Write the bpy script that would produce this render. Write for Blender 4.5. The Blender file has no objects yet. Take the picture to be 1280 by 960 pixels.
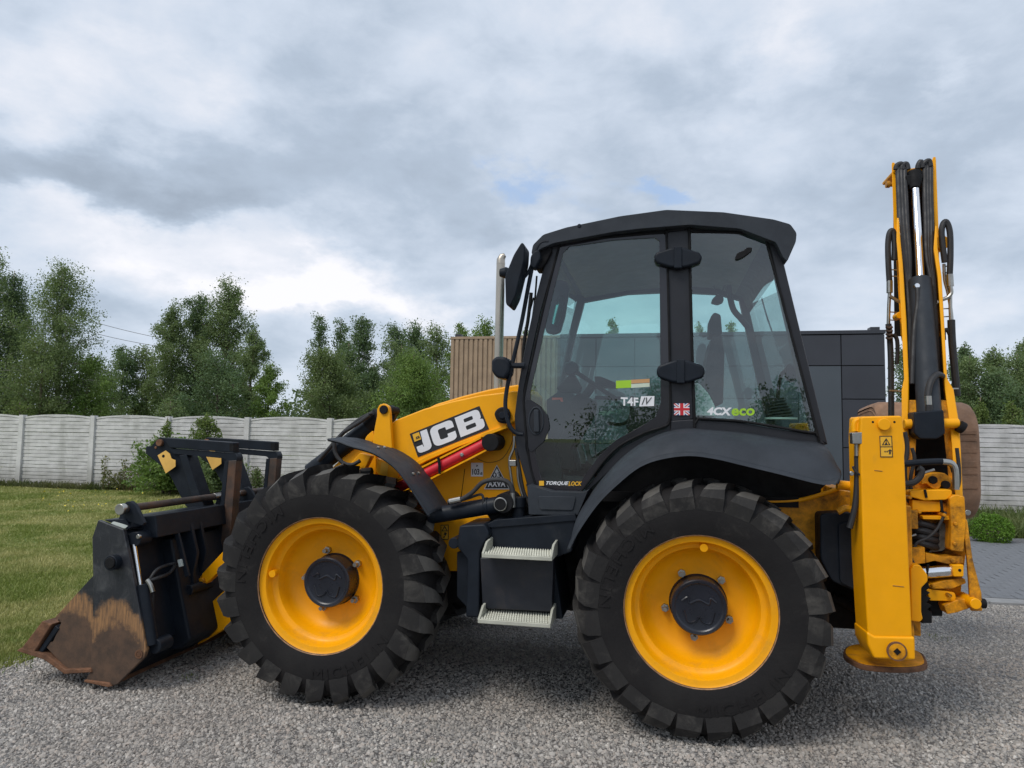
import bpy, bmesh, math, random
import numpy as np
from mathutils import Vector, Matrix, noise as mnoise
S = bpy.context.scene
COL = S.collection
R = math.radians

# ---------------------------------------------------------------- camera
F = 890.0; PITCH = R(4.06); ROLL = 0.015; CAMZ = 1.60
cd = bpy.data.cameras.new('camera'); cam = bpy.data.objects.new('camera', cd); COL.objects.link(cam)
fw = Vector((0, math.cos(PITCH), math.sin(PITCH))); up0 = Vector((0, -math.sin(PITCH), math.cos(PITCH))); rt0 = Vector((1, 0, 0))
rt = math.cos(ROLL) * rt0 + math.sin(ROLL) * up0; up = -math.sin(ROLL) * rt0 + math.cos(ROLL) * up0
cam.matrix_world = Matrix(((rt.x, up.x, -fw.x, 0), (rt.y, up.y, -fw.y, 0), (rt.z, up.z, -fw.z, CAMZ), (0, 0, 0, 1)))
cd.sensor_width = 36; cd.lens = F / 1280 * 36; cd.clip_end = 2000; cd.clip_start = 0.05
S.camera = cam
S.view_settings.view_transform = 'Standard'; S.view_settings.look = 'None'; S.view_settings.gamma = 1.0
S.view_settings.exposure = 0.42
S.cycles.max_bounces = 8; S.cycles.transparent_max_bounces = 24; S.cycles.diffuse_bounces = 3

# ---------------------------------------------------------------- node helper
class NT:
    def __init__(s, t): s.t = t; s.n = t.nodes; s.l = t.links; s.n.clear()
    def add(s, kind, **kw):
        nd = s.n.new(kind)
        for k, v in kw.items():
            if k == 'inp':
                for a, b in v.items(): s.set(nd, a, b)
            else: setattr(nd, k, v)
        return nd
    def set(s, nd, a, b):
        if isinstance(b, bpy.types.NodeSocket): s.l.new(b, nd.inputs[a])
        else:
            if isinstance(b, tuple) and len(b) == 3 and nd.inputs[a].type == 'RGBA': b = (*b, 1)
            nd.inputs[a].default_value = b
    def math(s, op, a, b=0.0, c=None, clamp=False):
        nd = s.add('ShaderNodeMath', operation=op, use_clamp=clamp); s.set(nd, 0, a); s.set(nd, 1, b)
        if c is not None: s.set(nd, 2, c)
        return nd.outputs[0]
    def mix(s, f, a, b, blend='MIX'):
        nd = s.add('ShaderNodeMix', data_type='RGBA', blend_type=blend); s.set(nd, 0, f); s.set(nd, 6, a); s.set(nd, 7, b); return nd.outputs[2]
    def noise(s, scale, detail=4, rough=.55, vec=None, dist=0.0):
        nd = s.add('ShaderNodeTexNoise'); s.set(nd, 'Scale', scale); s.set(nd, 'Detail', detail); s.set(nd, 'Roughness', rough); s.set(nd, 'Distortion', dist)
        if vec is not None: s.set(nd, 'Vector', vec)
        return nd.outputs[0]
    def ramp(s, f, lo, hi, a=0.0, b=1.0, smooth=True):
        nd = s.add('ShaderNodeMapRange', interpolation_type='SMOOTHSTEP' if smooth else 'LINEAR')
        s.set(nd, 0, f); s.set(nd, 1, lo); s.set(nd, 2, hi); s.set(nd, 3, a); s.set(nd, 4, b); return nd.outputs[0]

# ---------------------------------------------------------------- sky
SUN_EL, SUN_AZ = R(52), R(-135)          # direction the light comes from, azimuth clockwise from +Y
wd = bpy.data.worlds.new('World'); S.world = wd; wd.use_nodes = True
w = NT(wd.node_tree)
tc = w.add('ShaderNodeTexCoord').outputs['Generated']
sky = w.add('ShaderNodeTexSky', sky_type='NISHITA', sun_disc=False, sun_elevation=SUN_EL, sun_rotation=SUN_AZ)
sp = w.add('ShaderNodeSeparateXYZ', inp={0: tc})
X, Y, Z = sp.outputs
az = w.math('ARCTAN2', X, Y); el = w.math('ARCSINE', Z)
# cloud layer coordinates: direction projected on a high plane
den = w.math('ADD', w.math('MAXIMUM', Z, 0.0), 0.22)
cp = w.add('ShaderNodeCombineXYZ', inp={0: w.math('DIVIDE', X, den), 1: w.math('DIVIDE', Y, den), 2: 0.35}).outputs[0]
n1 = w.noise(1.1, 7, .52, cp, .35)
ae = w.add('ShaderNodeCombineXYZ', inp={0: az, 1: w.math('MULTIPLY', el, 1.8), 2: 0.0}).outputs[0]
n2 = w.noise(4.6, 8, .55, ae, .4)
wob = w.noise(5.0, 7, .62, ae); wob2 = w.noise(4.2, 6, .6, w.add('ShaderNodeVectorMath', operation='ADD', inp={0: ae, 1: (7.3, 2.1, 0)}).outputs[0])
fine = w.noise(11.0, 6, .6, ae, .3)
azw = w.math('ADD', az, w.math('MULTIPLY', w.math('SUBTRACT', wob, .5), .42))
elw = w.math('ADD', el, w.math('MULTIPLY', w.math('SUBTRACT', wob2, .5), .26))
def blob(px, py, sx, sy):
    d = (rt * ((px - 640) / F) + up * ((480 - py) / F) + fw).normalized()
    a0, e0 = math.atan2(d.x, d.y), math.asin(d.z)
    u = w.math('POWER', w.math('ABSOLUTE', w.math('DIVIDE', w.math('SUBTRACT', azw, a0), sx / F)), 2.0)
    v = w.math('POWER', w.math('ABSOLUTE', w.math('DIVIDE', w.math('SUBTRACT', elw, e0), sy / F)), 2.0)
    return w.math('EXPONENT', w.math('MULTIPLY', w.math('ADD', u, v), -1.0))
lum = w.math('ADD', w.math('MULTIPLY', w.math('SUBTRACT', n1, .5), .75), w.math('MULTIPLY', w.math('SUBTRACT', n2, .5), .50))
lum = w.math('ADD', lum, w.math('MULTIPLY', w.math('SUBTRACT', fine, .5), .30))
BLOBS = [(60, 215, 200, 48, -.24), (200, 235, 90, 34, -.12), (430, 190, 170, 75, -.20), (620, 250, 110, 40, -.06),
         (40, 105, 90, 45, .22), (230, 110, 90, 22, .10), (200, 285, 170, 26, .26), (60, 262, 90, 18, .12), (300, 320, 240, 34, .06), (120, 330, 160, 30, .10), (425, 368, 80, 26, .42), (530, 388, 60, 22, .30), (350, 365, 40, 18, .2),
         (360, 440, 60, 40, -.16), (170, 390, 70, 45, -.10), (300, 330, 160, 16, .08),
         (830, 110, 160, 60, -.10), (950, 130, 110, 40, -.08), (990, 60, 40, 50, .16), (760, 20, 60, 40, .10), (1155, 90, 30, 60, .12),
         (1080, 250, 120, 60, -.14), (1250, 395, 70, 40, .16), (1040, 360, 70, 60, -.05), (700, 300, 90, 30, .14), (1200, 300, 80, 80, -.02),
         (640, 330, 70, 30, .10)]
for (bx, by, sx, sy, amp) in BLOBS:
    lum = w.math('ADD', lum, w.math('MULTIPLY', blob(bx, by, sx, sy), amp))
t = w.ramp(lum, -.42, .42, 0, 1, False)
cr = w.add('ShaderNodeValToRGB'); w.set(cr, 0, t)
e = cr.color_ramp.elements
e[0].position = 0.05; e[0].color = (.28, .33, .40, 1); e[1].position = .97; e[1].color = (.77, .765, .80, 1)
for p, c in ((.35, (.375, .44, .53, 1)), (.55, (.50, .56, .65, 1)), (.78, (.635, .66, .72, 1))):
    q = e.new(p); q.color = c
skyc = w.mix(1.0, sky.outputs[0], (.085, .085, .085), 'MULTIPLY')
gap = w.math('ADD', w.math('MULTIPLY', blob(650, 235, 55, 34), 1.0), w.math('MULTIPLY', blob(835, 232, 45, 22), 1.1))
gap = w.math('ADD', gap, w.math('MULTIPLY', blob(765, 240, 60, 24), .5))
gap = w.ramp(w.math('MULTIPLY', gap, w.ramp(fine, .3, .7, .5, 1.5)), .25, 1.1, 0, .75)
blue = w.mix(.55, skyc, (.42, .58, .86))
cc = w.mix(gap, cr.outputs[0], blue)
cc = w.mix(w.ramp(el, -.02, .10, .55, 0), cc, (.60, .66, .73))
cc = w.mix(.94, skyc, cc)
bg = w.add('ShaderNodeBackground', inp={0: cc, 1: 1.0})
w.l.new(bg.outputs[0], w.add('ShaderNodeOutputWorld').inputs[0])

sd = bpy.data.lights.new('sun', 'SUN'); so = bpy.data.objects.new('sun', sd); COL.objects.link(so)
sd.energy = 1.5; sd.angle = R(24); sd.color = (1.0, .95, .88)
ld = Vector((math.sin(SUN_AZ) * math.cos(SUN_EL), math.cos(SUN_AZ) * math.cos(SUN_EL), math.sin(SUN_EL)))
so.rotation_euler = ld.to_track_quat('Z', 'Y').to_euler(); so.location = (0, 0, 30)

# ---------------------------------------------------------------- yard frame: x along machine and fence, y away from the road
YAW = math.atan2(-0.45, 2.163)
ORG = Vector((1.003, 3.80, 0.0))
YM = Matrix.Translation(ORG) @ Matrix.Rotation(YAW, 4, 'Z'); YI = YM.inverted()
def V(px, py, y):
    """point of the yard plane y=const that the survey sighting (px,py) meets"""
    d = rt * ((px - 640) / F) + up * ((480 - py) / F) + fw
    c = YI @ Vector((0, 0, CAMZ)); dl = YI.to_3x3() @ d
    return c + dl * ((y - c.y) / dl.y)
def G(px, py, z=0.0):
    d = rt * ((px - 640) / F) + up * ((480 - py) / F) + fw
    return YI @ (Vector((0, 0, CAMZ)) + d * ((z - CAMZ) / d.z))
def W2Y(x, y, z=0): return YI @ Vector((x, y, z))

# ---------------------------------------------------------------- materials
MATS = {}
def mat(name, col, rough=.5, metal=0.0, var=.12, scale=6.0, bump=0.0, bscale=60.0, coat=0.0, dirt=0.0, dirtcol=(.16, .14, .12), dscale=3.0, spec=.5):
    if name in MATS: return MATS[name]
    m = bpy.data.materials.new(name); m.use_nodes = True; n = NT(m.node_tree)
    ob = n.add('ShaderNodeTexCoord').outputs['Object']
    nz = n.noise(scale, 6, .6, ob)
    c = n.mix(n.ramp(nz, .3, .7), tuple(max(0, x * (1 - var)) for x in col), tuple(min(1, x * (1 + var)) for x in col))
    r = n.ramp(n.noise(scale * 3, 5, .6, ob), .3, .7, rough * .85, min(1, rough * 1.15))
    if dirt > 0:
        dm = n.ramp(n.noise(dscale, 9, .7, ob, .4), .62 - dirt * .3, .78, 0, dirt)
        c = n.mix(dm, c, dirtcol); r = n.math('ADD', r, n.math('MULTIPLY', dm, .25), clamp=True)
    p = n.add('ShaderNodeBsdfPrincipled', inp={'Base Color': c, 'Roughness': r, 'Metallic': metal, 'Coat Weight': coat, 'Coat Roughness': .12, 'Specular IOR Level': spec})
    if bump > 0:
        b = n.add('ShaderNodeBump', inp={'Strength': bump, 'Distance': .01, 'Height': n.noise(bscale, 5, .6, ob)}); n.l.new(b.outputs[0], p.inputs['Normal'])
    n.l.new(p.outputs[0], n.add('ShaderNodeOutputMaterial').inputs[0])
    MATS[name] = m; return m
YEL = mat('yellow_paint', (.93, .40, .0005), .42, var=.04, coat=.0, spec=.32, dirt=.22, dirtcol=(.34, .19, .06), dscale=8)
YELW = mat('yellow_paint_greasy', (.88, .36, .003), .45, var=.10, spec=.35, dirt=1.0, dirtcol=(.022, .016, .011), dscale=9, bump=.3, bscale=40)
RIM = mat('rim_paint', (.93, .395, .0005), .42, var=.04, coat=.0, spec=.32, dirt=.42, dirtcol=(.38, .20, .05), dscale=5)
BLK = mat('black_paint', (.011, .015, .022), .5, var=.2, dirt=.30, dirtcol=(.045, .046, .048), dscale=9, spec=.2)
BLKD = mat('black_deep', (.008, .008, .009), .75, var=.2, spec=.25)
GRY = mat('charcoal_plastic', (.034, .040, .049), .6, spec=.22, var=.14, dirt=.30, dirtcol=(.085, .088, .09), dscale=4, bump=.12, bscale=160)
CABP = mat('cab_paint', (.017, .018, .023), .38, spec=.4, var=.12, dirt=.12, dirtcol=(.07, .07, .075), dscale=7)
HOSE = mat('hose_rubber', (.022, .022, .024), .6, var=.2, dirt=.2, dirtcol=(.07, .065, .06), dscale=20)
STEEL = mat('bare_steel', (.42, .41, .38), .35, 1.0, var=.15, dirt=.3, dirtcol=(.2, .17, .13), dscale=15)
CHR = mat('chrome', (.82, .83, .85), .12, 1.0, var=.03)
STAIN = mat('exhaust_steel', (.50, .45, .38), .33, 1.0, var=.12, scale=3)
RED = mat('red_strut', (.62, .018, .03), .38, var=.08, dirt=.15, dirtcol=(.2, .03, .02), dscale=9)
STEP = mat('step_plate', (.50, .50, .42), .5, .2, var=.12, dirt=.35, dirtcol=(.2, .19, .15), dscale=9)
WHT = mat('white_print', (.78, .78, .80), .45, var=.03)
PRB = mat('black_print', (.018, .018, .02), .45, var=.05)
GRN = mat('green_print', (.34, .58, .03), .45, var=.03)
ORG_ = mat('orange_print', (.55, .30, .13), .45, var=.05)
REDP = mat('red_print', (.55, .02, .03), .45, var=.05)
BLUP = mat('blue_print', (.03, .06, .25), .45, var=.05)
YST = mat('sticker_yellow', (.86, .46, .03), .45, var=.05)
PALE = mat('pale_trim', (.55, .60, .56), .6, var=.08)
TAN = mat('worn_bucket_skin', (.27, .155, .095), .8, var=.25, scale=7, bump=.35, bscale=60, dirt=.55, dirtcol=(.13, .085, .06), dscale=5)
RUST = mat('rust', (.16, .075, .038), .85, var=.35, scale=14, bump=.5, bscale=90, dirt=.6, dirtcol=(.07, .045, .032), dscale=6)
RUSTP = mat('rusty_black', (.045, .035, .030), .6, var=.3, scale=8, dirt=.7, dirtcol=(.17, .075, .035), dscale=5)
SEAT = mat('seat_fabric', (.02, .021, .023), .85, var=.2, bump=.3)
KNOB = mat('blue_black_hub', (.012, .014, .022), .30, var=.25, dirt=.22, dirtcol=(.05, .05, .05), dscale=16)
RINGP = mat('rim_edge_worn', (.30, .16, .07), .6, var=.35, scale=25)

def bucket_mat(name, zl, xc, k, amp):
    m = bpy.data.materials.new(name); m.use_nodes = True; n = NT(m.node_tree)
    ob = n.add('ShaderNodeTexCoord').outputs['Object']; s = n.add('ShaderNodeSeparateXYZ', inp={0: ob})
    h = n.math('ADD', s.outputs[2], n.math('MULTIPLY', n.math('SUBTRACT', n.noise(3.2, 5, .6, ob), .5), amp))
    h = n.math('ADD', h, n.math('MULTIPLY', n.math('POWER', n.math('ABSOLUTE', n.math('SUBTRACT', s.outputs[0], xc)), 2.0), k))
    h = n.math('ADD', h, n.math('MULTIPLY', n.math('SUBTRACT', n.noise(26, 5, .7, ob), .5), .14))
    mp = n.add('ShaderNodeMapping', inp={0: ob, 2: (0, R(38), 0), 3: (90, 20, 9)}).outputs[0]
    scr = n.noise(1.0, 3, .6, mp)
    base = n.mix(n.ramp(n.noise(7, 8, .7, ob, .6), .45, .75), (.018, .020, .026), (.070, .073, .078))
    base = n.mix(n.ramp(scr, .60, .72, 0, .5), base, (.12, .12, .12))
    brown = n.mix(n.ramp(n.noise(9, 7, .7, ob), .3, .7), (.052, .034, .024), (.115, .066, .040))
    oran = n.mix(n.ramp(scr, .30, .75), (.34, .18, .075), (.12, .07, .04))
    c = n.mix(n.ramp(h, zl + .02, zl + .10), oran, base)
    c = n.mix(n.ramp(h, zl - .10, zl - .03), brown, c)
    p = n.add('ShaderNodeBsdfPrincipled', inp={'Base Color': c, 'Roughness': n.ramp(h, zl - .05, zl + .1, .72, .42)})
    b = n.add('ShaderNodeBump', inp={'Strength': .25, 'Distance': .006, 'Height': n.noise(70, 6, .7, ob)}); n.l.new(b.outputs[0], p.inputs['Normal'])
    n.l.new(p.outputs[0], n.add('ShaderNodeOutputMaterial').inputs[0]); return m
BKT = bucket_mat('worn_bucket_plate', .46, -3.47, 3.0, .30)
BKT2 = bucket_mat('worn_clam_plate', .53, -3.80, 4.0, .26)

def rubber_mat(name, dust, col=(.013, .012, .0125)):
    m = bpy.data.materials.new(name); m.use_nodes = True; n = NT(m.node_tree)
    ob = n.add('ShaderNodeTexCoord').outputs['Object']
    d = n.ramp(n.noise(6, 8, .68, ob, .5), .66 - dust * .35, .85, 0, min(1, dust * 1.2))
    c = n.mix(d, col, (.15, .14, .125))
    d2 = n.ramp(n.noise(2.2, 5, .6, ob), .45, .7, 0, dust * .5); c = n.mix(d2, c, (.055, .052, .047))
    p = n.add('ShaderNodeBsdfPrincipled', inp={'Base Color': c, 'Roughness': .72, 'Specular IOR Level': .22})
    b = n.add('ShaderNodeBump', inp={'Strength': .35, 'Distance': .006, 'Height': n.noise(45, 7, .65, ob)}); n.l.new(b.outputs[0], p.inputs['Normal'])
    n.l.new(p.outputs[0], n.add('ShaderNodeOutputMaterial').inputs[0]); return m
RUB = rubber_mat('tyre_rubber', .30); RUBT = rubber_mat('tyre_tread_scuffed', .95, (.070, .067, .063)); RUBM = rubber_mat('tyre_lug_side', .55, (.022, .021, .021))

def glass_mat(name, tint, extra=.03):
    m = bpy.data.materials.new(name); m.use_nodes = True; n = NT(m.node_tree)
    tr = n.add('ShaderNodeBsdfTransparent', inp={0: tint}); gl = n.add('ShaderNodeBsdfGlossy', inp={0: (.95, .97, 1), 'Roughness': 0.0})
    fr = n.add('ShaderNodeFresnel', inp={0: 1.5})
    bf = n.math('SUBTRACT', 1.0, n.add('ShaderNodeNewGeometry').outputs['Backfacing'])
    f = n.math('MULTIPLY', n.math('ADD', n.math('MULTIPLY', fr.outputs[0], 1.15), extra, clamp=True), bf)
    mx = n.add('ShaderNodeMixShader', inp={0: f}); n.l.new(tr.outputs[0], mx.inputs[1]); n.l.new(gl.outputs[0], mx.inputs[2])
    n.l.new(mx.outputs[0], n.add('ShaderNodeOutputMaterial').inputs[0]); return m
GLS = glass_mat('tinted_glass', (.83, .955, .93), .06)
GLSC = glass_mat('rear_glass', (.85, .96, .94), .065)

# ---------------------------------------------------------------- geometry helpers
OFF = Vector((0, 0, 0))
def mesh_of(name, vs, fs, m, smooth=35, mi=None):
    me = bpy.data.meshes.new(name); me.from_pydata([tuple(Vector(v) - OFF) for v in vs], [], fs)
    for q in (m if isinstance(m, (list, tuple)) else [m]): me.materials.append(q)
    if mi is not None: me.polygons.foreach_set('material_index', mi)
    me.update()
    if smooth:
        me.polygons.foreach_set('use_smooth', [True] * len(me.polygons)); me.set_sharp_from_angle(angle=R(smooth))
    return me
def link(name, me, parent=None, loc=None):
    o = bpy.data.objects.new(name, me); COL.objects.link(o)
    if parent is not None: o.parent = parent
    if loc is not None: o.location = loc
    return o
def obj(name, vs, fs, m, parent=None, smooth=35, bevel=0, seg=2, mi=None):
    o = link(name, mesh_of(name, vs, fs, m, smooth, mi), parent)
    if bevel:
        b = o.modifiers.new('bevel', 'BEVEL'); b.width = bevel; b.segments = seg; b.limit_method = 'ANGLE'; b.angle_limit = R(38); b.harden_normals = True
    return o
def thing(name, label, cat, loc=(0, 0, 0), group=None):
    global OFF
    OFF = Vector(loc); o = bpy.data.objects.new(name, None); COL.objects.link(o)
    o.location = YM @ OFF; o.rotation_euler = (0, 0, YAW); o.empty_display_size = .2
    o['label'] = label; o['category'] = cat
    if group: o['group'] = group
    return o
def place(o, loc):
    o.location = YM @ Vector(loc); o.rotation_euler = (0, 0, YAW)
def tag(o, label, cat, group=None):
    o['label'] = label; o['category'] = cat
    if group: o['group'] = group
    return o
def smooth_path(pts, n=6, closed=False):
    pts = [Vector(p) for p in pts]
    if len(pts) < 3: return pts
    out = []; L = len(pts); rng = range(L if closed else L - 1)
    for i in rng:
        if closed: a, b, c, d = pts[(i - 1) % L], pts[i], pts[(i + 1) % L], pts[(i + 2) % L]
        else: a, b, c, d = pts[max(i - 1, 0)], pts[i], pts[i + 1], pts[min(i + 2, L - 1)]
        for k in range(n):
            t = k / n
            out.append(.5 * ((2 * b) + (c - a) * t + (2 * a - 5 * b + 4 * c - d) * t * t + (3 * b - a - 3 * c + d) * t ** 3))
    if not closed: out.append(pts[-1])
    return out
def extr(poly_a, poly_b):
    n = len(poly_a); vs = list(poly_a) + list(poly_b)
    fs = [tuple(range(n)), tuple(range(2 * n - 1, n - 1, -1))] + [(i, i + n, (i + 1) % n + n, (i + 1) % n) for i in range(n)]
    return vs, fs
def plate(name, px, y0, y1, m, parent, bevel=.005, sm=0, dx=0, taper=None):
    """outline sighted on the plane y0, given real thickness to y1"""
    P = [V(a, b, y0) for a, b in px]
    if sm: P = smooth_path(P, sm, True)
    A = sum((P[i].x * P[(i + 1) % len(P)].z - P[(i + 1) % len(P)].x * P[i].z) for i in range(len(P)))
    if A < 0: P.reverse()
    Q = [Vector((p.x + dx, y1, p.z)) for p in P]
    vs, fs = extr(P, Q); return obj(name, vs, fs, m, parent, bevel=bevel)
def rplate(name, pts, y0, y1, m, parent, bevel=.004):
    P = [Vector((a, y0, b)) for a, b in pts]
    A = sum((P[i].x * P[(i + 1) % len(P)].z - P[(i + 1) % len(P)].x * P[i].z) for i in range(len(P)))
    if A < 0: P.reverse()
    vs, fs = extr(P, [Vector((p.x, y1, p.z)) for p in P]); return obj(name, vs, fs, m, parent, bevel=bevel)
def box(name, x0, x1, y0, y1, z0, z1, m, parent, bevel=.004):
    return rplate(name, [(x0, z0), (x1, z0), (x1, z1), (x0, z1)], y0, y1, m, parent, bevel)
def ring(name, outer, inner, y0, y1, m, parent, bevel=.004):
    """frame plate: outer and inner loops of equal count"""
    n = len(outer); A = [V(a, b, y0) for a, b in outer]; B = [V(a, b, y0) for a, b in inner]
    C = [Vector((p.x, y1, p.z)) for p in A]; D = [Vector((p.x, y1, p.z)) for p in B]
    vs = A + B + C + D; fs = []
    for i in range(n):
        j = (i + 1) % n
        fs += [(i, j, j + n, i + n), (i + 2 * n, i + 3 * n, j + 3 * n, j + 2 * n), (i, i + 2 * n, j + 2 * n, j), (i + n, j + n, j + 3 * n, i + 3 * n)]
    o = obj(name, vs, fs, m, parent, bevel=0); fixn(o)
    if bevel:
        b = o.modifiers.new('bevel', 'BEVEL'); b.width = bevel; b.segments = 2; b.limit_method = 'ANGLE'; b.angle_limit = R(40); b.harden_normals = True
    return o
def fixn(o):
    bm = bmesh.new(); bm.from_mesh(o.data); bmesh.ops.recalc_face_normals(bm, faces=bm.faces); bm.to_mesh(o.data); bm.free(); return o
def tubegeo(pts, r, seg=10, rs=None):
    pts = [Vector(p) for p in pts]; vs = []; fs = []; prev = None
    for i, p in enumerate(pts):
        t = (pts[min(i + 1, len(pts) - 1)] - pts[max(i - 1, 0)]).normalized()
        if prev is None: a = t.orthogonal().normalized()
        else: a = (prev - t * prev.dot(t)).normalized()
        prev = a; b = t.cross(a); rr = rs[i] if rs else r
        for k in range(seg):
            th = 2 * math.pi * k / seg; vs.append(p + (a * math.cos(th) + b * math.sin(th)) * rr)
    for i in range(len(pts) - 1):
        for k in range(seg):
            k2 = (k + 1) % seg; fs.append((i * seg + k, i * seg + k2, (i + 1) * seg + k2, (i + 1) * seg + k))
    fs.append(tuple(range(seg - 1, -1, -1))); fs.append(tuple(range((len(pts) - 1) * seg, len(pts) * seg)))
    return vs, fs
def tube(name, pts, r, m, parent, n=6, seg=10, bevel=0):
    vs, fs = tubegeo(smooth_path(pts, n) if n > 1 else pts, r, seg); return obj(name, vs, fs, m, parent, bevel=bevel)
def tpx(name, px, y, r, m, parent, n=6, seg=10):
    """hose or pipe; each point (px,py[,y])"""
    return tube(name, [V(p[0], p[1], p[2] if len(p) > 2 else y) for p in px], r, m, parent, n, seg)
def cyl(name, a, b, r, m, parent, seg=28, ch=.003, r2=None):
    a, b = Vector(a), Vector(b); d = (b - a).normalized(); r2 = r2 or r
    vs, fs = tubegeo([a, a + d * ch, b - d * ch, b], r, seg, [r - ch, r, r2, r2 - ch]); return obj(name, vs, fs, m, parent, smooth=30)
def ycyl(name, px, py, y0, y1, r, m, parent, seg=28, ch=.003):
    p = V(px, py, y0); return cyl(name, p, (p.x, y1, p.z), r, m, parent, seg, ch)
def lathe(prof, c, seg=64):
    """prof: (r,y) pairs turned round the y axis through c"""
    vs = []; fs = []; n = len(prof)
    for k in range(seg):
        t = 2 * math.pi * k / seg
        for (r, y) in prof: vs.append(Vector((c[0] + r * math.cos(t), c[1] + y, c[2] + r * math.sin(t))))
    for k in range(seg):
        k2 = (k + 1) % seg
        for i in range(n - 1): fs.append((k * n + i, k2 * n + i, k2 * n + i + 1, k * n + i + 1))
    return vs, fs
def loft(name, rows, m, parent, thick=0, closed=False, bevel=0, smooth=40):
    n = len(rows[0]); vs = [p for r_ in rows for p in r_]; fs = []
    for i in range(len(rows) - 1):
        for k in range(n - (0 if closed else 1)):
            k2 = (k + 1) % n; fs.append((i * n + k, i * n + k2, (i + 1) * n + k2, (i + 1) * n + k))
    o = obj(name, vs, fs, m, parent, smooth=smooth); fixn(o)
    if thick:
        s = o.modifiers.new('solid', 'SOLIDIFY'); s.thickness = thick; s.offset = -1
    if bevel:
        b = o.modifiers.new('bevel', 'BEVEL'); b.width = bevel; b.segments = 2; b.limit_method = 'ANGLE'; b.angle_limit = R(50)
    return o
def quadmap(P00, P10, P01, u, v): return P00 + (P10 - P00) * u + (P01 - P00) * v
def lay(name, loops, q, y, m, parent, lift=.003):
    """flat print: loops in unit coords laid in the pixel quad q=(bottom left, bottom right, top left) on plane y"""
    cu = bpy.data.curves.new(name, 'CURVE'); cu.dimensions = '2D'; cu.fill_mode = 'BOTH'
    P = [V(a, b, y) for a, b in q]
    for lp in loops:
        s = cu.splines.new('POLY'); s.points.add(len(lp) - 1); s.use_cyclic_u = True
        for i, (a, b) in enumerate(lp): s.points[i].co = (a, b, 0, 1)
    t = bpy.data.objects.new(name, cu); me = bpy.data.meshes.new_from_object(t); bpy.data.objects.remove(t); bpy.data.curves.remove(cu)
    vs = [quadmap(*P, v.co.x, v.co.y) - Vector((0, lift, 0)) for v in me.vertices]; fs = [tuple(p.vertices) for p in me.polygons]
    bpy.data.meshes.remove(me)
    return obj(name, vs, fs, m, parent, smooth=0)
def text(name, s, q, y, m, parent, bold=.0, lift=.004, shear=0.0, space=1.0):
    cu = bpy.data.curves.new(name, 'FONT'); cu.body = s; cu.offset = bold; cu.shear = shear; cu.space_character = space; cu.resolution_u = 3
    t = bpy.data.objects.new(name, cu); me = bpy.data.meshes.new_from_object(t); bpy.data.objects.remove(t); bpy.data.curves.remove(cu)
    xs = [v.co.x for v in me.vertices]; ys = [v.co.y for v in me.vertices]; x0, x1, y0, y1 = min(xs), max(xs), min(ys), max(ys)
    P = [V(a, b, y) for a, b in q]
    vs = [quadmap(*P, (v.co.x - x0) / (x1 - x0), (v.co.y - y0) / (y1 - y0)) - Vector((0, lift, 0)) for v in me.vertices]; fs = [tuple(p.vertices) for p in me.polygons]
    bpy.data.meshes.remove(me); return obj(name, vs, fs, m, parent, smooth=0)
SQ = [[(0, 0), (1, 0), (1, 1), (0, 1)]]
def rr(pts, rad):
    out = []; n = len(pts)
    for i, p in enumerate(pts):
        r_ = rad.get(i, 0) if isinstance(rad, dict) else rad
        if not r_: out.append(p); continue
        a = Vector(pts[i - 1]); b = Vector(p); c = Vector(pts[(i + 1) % n]); u = b + (a - b).normalized() * min(r_, (a - b).length * .48); v = b + (c - b).normalized() * min(r_, (c - b).length * .48)
        for k in range(6):
            t = k / 5; q = u * (1 - t) ** 2 + b * 2 * t * (1 - t) + v * t * t; out.append((q.x, q.y))
    return out
def copy_tree(o, parent=None):
    c = o.copy(); COL.objects.link(c)
    if parent is not None: c.parent = parent
    for ch in list(o.children): copy_tree(ch, c)
    return c
def rpx(pts, r): return rr(pts, r)

# ================================================================ THE MACHINE
M = thing('backhoe_loader', 'yellow and black backhoe loader on gravel, bucket down, digging arm folded upright', 'backhoe loader')

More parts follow.
